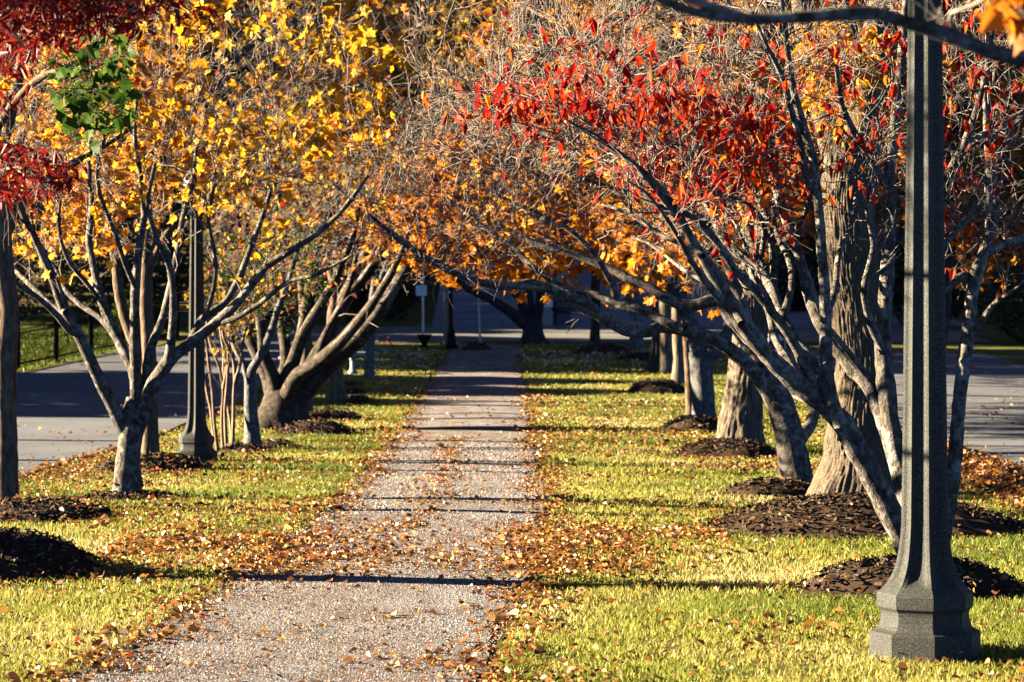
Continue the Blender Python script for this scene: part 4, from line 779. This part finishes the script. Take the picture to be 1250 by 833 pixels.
# evergreen hedge shrubs (far left centre, right, left)
def shrub(x, Y, rx, ry, h, label, mat='evergreen_leaf', n=7000, ls=.16, name='evergreen_shrub', group='dark evergreen shrubs'):
    z = float(zg(x, Y)); t = thing(name, label, 'shrub', (x, Y, z), group)
    k = 16; a = R.random(k) * 6.28; e = np.stack([x + np.cos(a) * rx * R.random(k) * .7, Y + np.sin(a) * ry * R.random(k) * .7, z + h * R.uniform(.45, .85, k)], -1)
    b = np.array([x, Y, z - .1]) + R.normal(size=(k, 3)) * np.array([.15, .15, 0]); u = np.linspace(0, 1, 5)[None, :, None]
    Pt = b[:, None] * (1 - u) + e[:, None] * u; V, q = tubes(Pt, np.linspace(.05, .015, 5)[None].repeat(k, 0), 5); mk('stems', V, np.full(len(q), 4), q, MAT['dark_bark'], t, None, True)
    u = nrm(R.normal(size=(n, 3))) * R.random((n, 1)) ** .22; w = .72 + .5 * fbm(u * 2.2 + x, 3)
    p = np.stack([x + u[:, 0] * rx * w, Y + u[:, 1] * ry * w, z + h * .5 + u[:, 2] * h * .52 * w], -1); p = p[p[:, 2] > z + .03]
    V, S, L, rn = leaves(p, ls, .2, OVAL); mk('foliage', V, S, L, MAT[mat], t, {'rnd': rn})
shrub(-4.6, 82.5, 1.9, 1.6, 3.4, 'wide dark evergreen bush behind the sign pole and black post')
shrub(-8.2, 83, 2.2, 1.8, 4.2, 'dark evergreen bush left of the one behind the sign pole')
shrub(-12.5, 79.5, 2.6, 1.8, 4.6, 'tall dark evergreen mass behind the iron fence, right end')
shrub(-17.0, 80, 3.0, 2.0, 5.2, 'tall dark evergreen mass behind the iron fence, left end')
shrub(-11.0, 71.5, .9, .7, 1.5, 'small yellow green bush at the right end of the iron fence', 'green_leaf', 1800, .12, 'leafy_bush', None)
shrub(15.2, 70, 2.4, 2.2, 4.3, 'dark evergreen bush across the right road, nearest the lamp post')
shrub(19.2, 72, 2.8, 2.2, 5.4, 'dark evergreen bush across the right road, at the picture edge')
shrub(13.6, 79, 1.8, 1.6, 3.2, 'dark evergreen bush farther back across the right road')
shrub(10.5, 88, 1.8, 1.6, 3.2, 'dark evergreen bush beside the uphill road')
# unseen pines, added outside the frame to cast shade over the far road, lawn and path
def pine(x, Y, z0, z1, w, label):
    z = float(zg(x, Y)); t = thing('shade_pine', label, 'tree', (x, Y, z), 'unseen pines added for shade left of the road')
    V, q = tubes(np.array([[(x, Y, z - .2), (x + .1, Y, z + z1 * .5), (x, Y, z + z1)]]), np.array([[.24, .17, .03]]), 8); mk('trunk', V, np.full(len(q), 4), q, MAT['dark_bark'], t, None, True)
    n = int(190 * w * (z1 - z0)); u = R.random(n); a = R.random(n) * 6.283; r = w * (np.sin(np.pi * (.12 + .85 * u)) ** .6) * R.random(n) ** .5
    p = np.stack([x + r * np.cos(a), Y + r * np.sin(a), z + z0 + u * (z1 - z0)], -1); V, S, L, rn = leaves(p, .5, .3, RHOMB); mk('crown', V, S, L, MAT['evergreen_leaf'], t, {'rnd': rn})
for a in [(-30, 33.2, 13, 18, 1.8), (-31, 38.6, 13.2, 18, 2.0), (-30, 45.4, 13, 18.5, 2.0), (-31, 50.2, 13.4, 19, 2.0), (-30, 54.4, 13, 18, 1.9), (-30, 74.2, 8, 11, 2.0), (-30, 75.6, 5.6, 8.4, 2.0), (-30, 79.4, 5.6, 8.4, 2.2), (-24, 57.2, 3.2, 7.4, 2.2), (-24, 46.6, 3.4, 5.4, 2.0), (-24, 50.2, 3.2, 6.2, 2.2), (-24, 53.8, 3.0, 7.4, 2.3), (-30, 63.4, 6.6, 13, 2.3), (-30, 67.2, 6.4, 14, 2.4), (-31, 71.2, 6.6, 14, 2.2), (-30, 76, 10.4, 17.5, 2.2), (-31, 79.6, 10.2, 18, 2.3), (-30, 83, 10, 18, 2.2), (-31, 85.5, 4, 16, 4), (-33, 91, 4, 17, 4.2), (-31, 98.5, 4, 18, 4.4), (-34, 106, 4, 18, 4.4), (-33, 114, 4, 19, 4.6), (-34, 123, 4, 20, 4.8), (-35, 132, 4, 21, 5), (-34, 141, 4, 22, 5), (-36, 150, 4, 22, 5), (-35, 160, 4, 22, 5)]:
    pine(*a, 'unseen pine added across the left road to cast shade')

# iron fence
A0 = np.array([-12.55, 52.0]); d0 = np.array([.35, 3.0]); np_ = 8
t = thing('iron_fence', 'black iron picket fence along the sunlit lawn across the left road', 'fence', (A0[0], A0[1], float(zg(*A0))))
FH = 1.12; mb = MB()
for i in range(np_):
    p = A0 + d0 * i; z = float(zg(*p)); b = MB(); b.box((p[0], p[1], z + FH / 2), (.11, .11, FH + .1), .1, .01); b.lathe((p[0], p[1], z + FH + .06), [(.05, 0), (.075, .04), (.05, .1), (.01, .14)], 10); b.build('fence_post', MAT['black_iron'], t)
    if i < np_ - 1:
        for k in range(1, 24):
            s = p + d0 * k / 24; zz_ = float(zg(*s)); mb.box((s[0], s[1], zz_ + .52), (.022, .022, .98))
        p2 = p + d0; z2 = float(zg(*p2))
        for hgt in (.16, .9):
            Pt = np.array([[(p[0], p[1], z + hgt), ((p[0] + p2[0]) / 2, (p[1] + p2[1]) / 2, (z + z2) / 2 + hgt), (p2[0], p2[1], z2 + hgt)]]); v, q = tubes(Pt, np.full((1, 3), .025), 4); mb.addq(v, q)
mb.build('picket_panel', MAT['black_iron'], t)

# sign pole, planter, wooden pole, black post, thin pole
def base(px, Y): x = XW(px, Y); return x, float(zg(x, Y))
def zpx(py, Y): return H - (py - CY) * Y / F
Y = 68.2; x, z = base(516.5, Y); t = thing('sign_pole', 'galvanised pole with a small white sign at the path end, in a black planter', 'sign', (x, Y, z))
b = MB(); b.lathe((x, Y, z), [(.032, 0), (.032, 3.4), (.02, 3.42)], 10); b.build('pole', MAT['galvanised'], t)
b = MB(); b.box((x - .05, Y - .05, zpx(355, Y)), (.31, .02, .3), 0, .008); b.build('sign_plate', MAT['sign_white'], t)
x2, z2 = base(518, 67.6); t = thing('planter_urn', 'black flared planter urn at the foot of the sign pole', 'planter', (x2, 67.6, z2))
b = MB(); b.lathe((x2, 67.6, z2), [(.13, 0), (.13, .05), (.08, .09), (.1, .16), (.17, .26), (.2, .34), (.21, .38), (.18, .38), (.15, .33)], 20); b.build('bowl', MAT['black_iron'], t, False)
Y = 71.0; x, z = base(544.3, Y - .9); Y -= .9; t = thing('wooden_pole', 'beige weathered wooden pole left of the black post', 'pole', (x, Y, z))
b = MB(); b.lathe((x, Y, z), [(.085, -.1), (.08, 1), (.075, 3), (.07, 6.5), (.05, 6.55)], 12); b.build('post', MAT['pole_wood'], t, True)
Y = 67.0; x, z = base(551, Y); t = thing('black_lamp_post', 'slim black iron post with flared foot at the end of the path', 'lamp post', (x, Y, z))
b = MB(); b.lathe((x, Y, z), [(.19, 0), (.19, .08), (.13, .14), (.11, .4), (.085, .48), (.075, .55)], 14); b.build('foot', MAT['black_iron'], t)
b = MB(); b.lathe((x - .02, Y, z), [(.07, .5), (.055, 1.5), (.045, 3.3), (.07, 3.34), (.07, 3.42)], 12); b.build('shaft', MAT['black_iron'], t)
b = MB(); b.lathe((x - .02, Y, z), [(.1, 3.43), (.16, 3.6), (.17, 3.75), (.1, 3.95), (.02, 4.02)], 14); b.build('globe', MAT['globe'], t, True)
for py in (344, 357): b = MB(); b.box((x - .06, Y - .07, zpx(py, Y)), (.06, .02, .07)); b.build('reflector', MAT['sign_white'], t)
Y = 69.6; x, z = base(586, Y); t = thing('thin_pole', 'thin grey metal sign pole right of the black post', 'sign', (x, Y, z))
b = MB(); v, q = tubes(np.array([[(x, Y, z), (x - .03, Y, z + 1.2), (x - .12, Y, z + 3.2)]]), np.full((1, 3), .036), 10); b.addq(v, q); b.build('pole', MAT['galvanised'], t)
b = MB(); b.box((x - .04, Y, zpx(329, Y)), (.1, .34, .4), .3, .01); b.build('sign_plate', MAT['galvanised'], t)
# arrow sign
Y = 50.0; x, z = base(948, Y); zc = zpx(414, Y); t = thing('arrow_sign', 'small black sign with a white right pointing arrow, seen between the dogwood limbs', 'sign', (x, Y, z))
b = MB(); b.box((x, Y, (z + zc) / 2), (.045, .045, zc - z)); b.build('post', MAT['galvanised'], t)
b = MB(); b.box((x, Y - .04, zc), (.36, .016, .48), 0, .006); b.build('border', MAT['sign_white'], t)
b = MB(); b.box((x, Y - .051, zc), (.32, .006, .44)); fc = b.build('face', MAT['sign_black'], t)
b = MB(); ar = [(-.15, -.035), (.03, -.035), (.03, -.1), (.14, .0), (.03, .1), (.03, .035), (-.15, .035)]; nA = len(ar)
b.add([(x + a, Y - .062, zc + c_ + .0) for a, c_ in ar] + [(x + a, Y - .056, zc + c_) for a, c_ in ar], [list(range(nA)), list(range(nA, 2 * nA))[::-1]] + [[i, nA + i, nA + (i + 1) % nA, (i + 1) % nA] for i in range(nA)]); b.build('arrow', MAT['sign_white'], fc)
# bench
Y = 57.2; x, z = base(441, Y); t = thing('stone_bench', 'grey stone bench standing beside the shaded grey trunk', 'bench', (x, Y, z))
b = MB(); b.box((x, Y, z + .46), (.72, .4, .11), 0, .02); b.build('seat', MAT['stone'], t)
for s_ in (-.2, .22): b = MB(); b.lathe((x + s_, Y, z), [(.12, -.03), (.12, .04), (.07, .1), (.065, .3), (.1, .38), (.1, .404)], 12); b.build('leg', MAT['stone'], t)
# monument pillar and pale box
Y = 79.2; x, z = base(686, Y); t = thing('stone_monument', 'tiered dark stone monument with a pale pillar beyond the cross road', 'monument', (x, Y, z))
b = MB(); b.box((x, Y, z + .2), (.5, .5, .46), .2, .03); b.build('plinth', MAT['dark_stone'], t)
b = MB(); b.lathe((x + .05, Y, z), [(.28, .43), (.42, .5), (.5, .6), (.47, .64), (.45, .76), (.5, .8), (.46, .9), (.34, .96)], 24); b.build('basin', MAT['dark_stone'], t)
b = MB(); b.box((x - .02, Y + .1, z + 1.75), (.62, .5, 1.6), .2, .04); b.build('pillar', MAT['stone'], t)
Y = 78.9; x, z = base(668, Y); t = thing('pale_box', 'small pale two-tier utility box beside the stone monument', 'box', (x, Y, z))
b = MB(); b.box((x, Y, z + .3), (.3, .3, .62), 0, .02); b.build('body', MAT['stone'], t); b = MB(); b.box((x, Y, z + .72), (.36, .34, .22), 0, .02); b.build('lid', MAT['sign_white'], t)

# ================================================================== grass, fallen leaves, pebbles
def on_path(x, y, m=0.): return (x > pL(y) + m) & (x < pR(y) - m)
def in_mound(x, y, k=1.0):
    r = np.zeros(len(x), bool)
    for (a, b, c, d) in MOUNDS: r |= ((x - a) / (c * k)) ** 2 + ((y - b) / (d * k)) ** 2 < 1
    return r
def scatter(n, y0, y1, pw=2., spread=1.35):
    """ground points with density falling as 1/Y^pw across the view"""
    u = R.random(n); e = 2 - pw
    Y = y0 * (y1 / y0) ** u if abs(e) < 1e-6 else (y0 ** e + u * (y1 ** e - y0 ** e)) ** (1 / e)
    return R.uniform(-.5, .5, n) * .4236 * Y * spread, Y
X, Y = scatter(860000, 8.5, 74, 2.1, 1.9)
ok = ~on_path(X, Y, -.04) & ~in_mound(X, Y, .93) & (X > -ROADX + .16) & (X < ROADX + .12) & ((Y < 69.5))
pn = fbm(np.stack([X * .55, Y * .55, 0 * X], -1), 3); fine = noise3(np.stack([X * 3.5, Y * 3.5, 0 * X + 4], -1))
ed = np.minimum(np.abs(X - pL(Y)), np.abs(X - pR(Y)))
ok &= R.random(len(X)) < np.clip(.5 + .9 * (fine - .2), .25, 1) * np.clip(.3 + ed / .3, 0, 1)
X, Y, pn, fine = X[ok], Y[ok], pn[ok], fine[ok]; N = len(X)
hgt = R.uniform(.02, .05, N) * (.75 + .6 * fine) * np.maximum(1, (Y / 26) ** .25); wid = R.uniform(.0025, .0045, N) * np.maximum(1, (Y / 14)) ** .9
a = R.random(N) * 6.283; wv = np.stack([np.cos(a), np.sin(a), 0 * a], -1) * wid[:, None]; ln = R.normal(size=(N, 2)) * (hgt * .5)[:, None]
p0 = np.stack([X, Y, zg(X, Y) - .004], -1); p1 = p0 + np.stack([ln[:, 0] * .35, ln[:, 1] * .35, hgt * .6], -1); p2 = p0 + np.stack([ln[:, 0], ln[:, 1], hgt], -1)
V = np.stack([p0 - wv, p0 + wv, p1 + wv * .8, p1 - wv * .8, p2], 1).reshape(-1, 3); b5 = np.arange(N)[:, None] * 5
L = np.concatenate([b5 + np.array([[0, 1, 2, 3]]), b5 + np.array([[3, 2, 4]])], 1).ravel(); S = np.tile([4, 3], N)
rn = np.clip(.2 + .5 * R.random(N) + 1.5 * (pn - .45), 0, 1)
o = mk('grass', V, S, L, MAT['grass'], None, {'rnd': np.repeat(rn, 5)}); o['kind'] = 'stuff'; o['label'] = 'short yellow green lawn grass on both sides of the path'
# pebbles
X, Y = scatter(170000, 10.5, 34, 2.4, 1.2); ok = on_path(X, Y, -.02); X, Y = X[ok], Y[ok]; N = len(X)
u = (X - pL(Y)) / (pR(Y) - pL(Y)); z0 = zg(X, Y) + .011 + .012 * (1 - (2 * u - 1) ** 2)
s = R.uniform(.0035, .009, N) * np.maximum(1, Y / 15); an = R.random(N) * 6.283
ring = np.stack([np.stack([X + np.cos(an + k * 1.571) * s * R.uniform(.7, 1.3, N), Y + np.sin(an + k * 1.571) * s * R.uniform(.7, 1.3, N), z0 - .001 + 0 * X], -1) for k in range(4)], 1)
top = np.stack([X + R.normal(size=N) * s * .2, Y + R.normal(size=N) * s * .2, z0 + s * R.uniform(.5, 1.0, N)], -1)[:, None]
V = np.concatenate([ring, top], 1).reshape(-1, 3); b5 = np.arange(N)[:, None] * 5
L = np.concatenate([b5 + np.array([[k, (k + 1) % 4, 4]]) for k in range(4)], 1).ravel()
m_, nt, out = newmat('pebble'); at = nd(nt, 'ShaderNodeAttribute', attribute_name='rnd')
finish(nt, out, ramp(nt, at.outputs['Fac'], [(0, (.11, .09, .08)), (.45, (.28, .255, .243)), (.85, (.41, .385, .37)), (1, (.55, .53, .51))]), .85)
o = mk('gravel', V, np.full(4 * N, 3), L, m_, None, {'rnd': np.repeat(R.random(N), 5)}); o['kind'] = 'stuff'; o['label'] = 'loose grey tan gravel on the path'
# fallen leaves
X, Y = scatter(330000, 10.2, 70, 1.75)
path = on_path(X, Y); cx = (pL(Y) + pR(Y)) / 2; hw = (pR(Y) - pL(Y)) / 2; q = (X - cx) / hw
cl = fbm(np.stack([X * .7, Y * .45, 0 * X + 9], -1), 3); f2 = noise3(np.stack([X * 3, Y * 2, 0 * X + 2], -1))
G = lambda v, c, s: np.exp(-((v - c) / s) ** 2)
edge_r = G(X - pR(Y), .06, .13 + .2 * f2); edge_l = G(X - pL(Y), .03, .12 + .16 * f2)
dens = np.where(path, .025 + .05 * (f2 > .6), .03 + .26 * np.clip((cl - .5) * 6, 0, 1) * (.2 + f2))
dens += 1.0 * G(Y, 18.0, 1.5) * np.where(X < 1.0, 1, .0) * (X > -3.0) * (.35 + .9 * f2) * np.where(path & (q > .0), .45, 1)
dens += .7 * G(q, -.1, .2) * (Y > 20) * (Y < 36) * (.3 + f2) * path
dens += .8 * edge_r * (.3 + f2) + .8 * edge_l * (.3 + f2)
dens += .75 * G(Y, 19.3, .9) * (X > .2) * (X < 1.7) * (.4 + f2) + .3 * G(Y, 22, 1.0) * (X < -1.5) * (.3 + f2)
dens += .8 * G(X, 5.4, .5) * (Y > 22) * (Y < 36) + .45 * G(X, -5.2, .45) * (Y > 22) * (Y < 36)
dens += .5 * (X > 2.2) * (X < 5) * G(Y, 28.5, 1.4) * (.3 + f2) + .5 * (X > .4) * (X < 3) * G(Y, 36, 2.5) * (.3 + f2) + .5 * (X > .4) * G(Y, 45, 3) * f2 + .45 * (X < -2.2) * G(Y, 27, 1.4) * f2
dens *= np.where(Y > 51, .3, 1) * np.where(Y < 16, .55, 1)
dens = np.where((X < -ROADX) | (X > ROADX + .25), dens * .12 + .004, dens) * np.where(in_mound(X, Y, .95), .8, 1) + .05 * in_mound(X, Y, 1.1)
ok = R.random(len(X)) < dens * .75; X, Y = X[ok], Y[ok]
zz = zg(X, Y) + np.where(on_path(X, Y), .03, .045) + R.uniform(0, .012, len(X))
for (a, b, c, d) in MOUNDS:
    e = 1 - ((X - a) / c) ** 2 - ((Y - b) / d) ** 2; zz += np.where(e > 0, .2 * np.abs(e) ** .8 * min(1, c), 0)
V, S, L, rn = leaves(np.stack([X, Y, zz], -1), np.where(R.random(len(X)) < .035, R.uniform(.05, .075, len(X)), R.uniform(.014, .05, len(X))) * np.maximum(1, Y / 24) ** .5, 0, CURL, True)
o = mk('fallen_leaves', V, S, L, MAT['litter'], None, {'rnd': rn}); o['kind'] = 'stuff'; o['label'] = 'curled brown and orange fallen leaves on path and lawn'
print('leaves', len(X), 'grass', 0)
X, Y = scatter(150000, 10.4, 40, 2.0, 1.15); q = (X - (pL(Y) + pR(Y)) / 2) / ((pR(Y) - pL(Y)) / 2)
cl = fbm(np.stack([X * 1.1, Y * .5, 0 * X + 19], -1), 3); ok = (np.abs(q) < 1.12) & (R.random(len(X)) < np.clip((cl - .4) * 3, .1, 1) * (.35 + .65 * np.abs(q))); X, Y = X[ok], Y[ok]
V, S, L, rn = leaves(np.stack([X, Y, zg(X, Y) + .028 + R.uniform(0, .006, len(X))], -1), R.uniform(.008, .02, len(X)) * np.maximum(1, Y / 16) ** .5, 0, RHOMB, True)
o = mk('leaf_crumbs', V, S, L, MAT['litter'], None, {'rnd': rn * .8}); o['kind'] = 'stuff'; o['label'] = 'small brown leaf crumbs strewn over the gravel path'
# lawn behind the iron fence
n = 16000; Y = R.uniform(57, 78, n); X = R.uniform(-18, -10.8, n); ok = X < np.interp(Y, [40, 58, 66, 70.2], [-14.5, -11.4, -10.6, -9.]) - .15; X, Y = X[ok], Y[ok]; n = len(X)
a = R.random(n) * 6.283; wv = np.stack([np.cos(a), np.sin(a), 0 * a], -1) * .02; p0 = np.stack([X, Y, zg(X, Y)], -1); p2 = p0 + np.stack([R.normal(size=n) * .05, R.normal(size=n) * .05, R.uniform(.06, .14, n)], -1)
V = np.stack([p0 - wv, p0 + wv, p2], 1).reshape(-1, 3); o = mk('grass', V, np.full(n, 3), np.arange(3 * n), MAT['grass'], None, {'rnd': np.repeat(R.random(n) * .35, 3)}); o['kind'] = 'stuff'; o['label'] = 'green lawn grass behind the black iron fence'
# leaf drift along the right road edge
n = 6000; Y = R.uniform(21, 37, n); X = 5.35 + R.normal(size=n) * .3 + .02 * (Y - 25); ht = .16 * np.exp(-((X - 5.4) / .35) ** 2); zz = zg(X, Y) + .05 + ht * R.random(n)
V, S, L, rn = leaves(np.stack([X, Y, zz], -1), .065, 0, CURL, True); o = mk('leaf_drift', V, S, L, MAT['litter'], None, {'rnd': rn}); o['kind'] = 'stuff'; o['label'] = 'drift of orange brown leaves along the right road edge'
# pale leaf specks in the shaded far lawn
n = 420; Y = R.uniform(58.5, 66, n); X = np.where(R.random(n) < .5, R.uniform(.3, 4.2, n), R.uniform(-6, -1.9, n)); zz = zg(X, Y) + .05
V, S, L, rn = leaves(np.stack([X, Y, zz], -1), .09, 0, CURL, True); o = mk('pale_leaves', V, S, L, leafmat('pale_leaf', [(0, (.3, .22, .14)), (1, (.7, .62, .52))], .2, .2), None, {'rnd': np.clip(rn * .5 + .5, 0, 1)}); o['kind'] = 'stuff'; o['label'] = 'scattered pale leaves on the shaded far lawn'

# ================================================================== light, camera
SUN_EL, SUN_TH = 16.0, -7.5              # elevation; degrees the sun stands toward the camera from due left
w = bpy.data.worlds.new('World'); SC.world = w; w.use_nodes = True; nt = w.node_tree; nt.nodes.clear()
sky = nt.nodes.new('ShaderNodeTexSky'); sky.sky_type = 'NISHITA'; sky.sun_disc = False; sky.sun_elevation = math.radians(SUN_EL); sky.air_density = .14; sky.dust_density = 0; sky.ozone_density = 2.5
dx, dy = -math.cos(math.radians(SUN_TH)), -math.sin(math.radians(SUN_TH))
sky.sun_rotation = math.atan2(dx, dy)
bg = nt.nodes.new('ShaderNodeBackground'); bg.inputs[1].default_value = .05; wo = nt.nodes.new('ShaderNodeOutputWorld')
nt.links.new(sky.outputs[0], bg.inputs[0]); nt.links.new(bg.outputs[0], wo.inputs[0])
sl = bpy.data.lights.new('sun', 'SUN'); sl.energy = 5.0; sl.angle = math.radians(.5); sl.color = (1, .84, .6)
so = bpy.data.objects.new('sun', sl); COL.objects.link(so)
from mathutils import Vector
ce = math.cos(math.radians(SUN_EL)); so.rotation_euler = Vector((dx * ce, dy * ce, math.sin(math.radians(SUN_EL)))).to_track_quat('Z', 'Y').to_euler()
so.location = (-20, 0, 12)
cd = bpy.data.cameras.new('camera'); cam = bpy.data.objects.new('camera', cd); COL.objects.link(cam)
cam.location = (0, 0, H); cam.rotation_euler = (math.radians(90), 0, 0)
cd.sensor_width = 36; cd.lens = F / 1250 * 36; cd.shift_y = -(416.5 - CY) / 1250; cd.clip_end = 1500; cd.clip_start = .1
cd.dof.use_dof = True; cd.dof.focus_distance = 15.5; cd.dof.aperture_fstop = 5.6
SC.camera = cam
SC.render.engine = 'CYCLES'
c = SC.cycles; c.use_denoising = True; c.max_bounces = 6; c.diffuse_bounces = 0; c.transmission_bounces = 3; c.glossy_bounces = 2; c.caustics_reflective = False; c.caustics_refractive = False
vs = SC.view_settings; vs.view_transform = 'Standard'; vs.look = 'None'; vs.exposure = 2.95; vs.gamma = 1; vs.use_curve_mapping = False
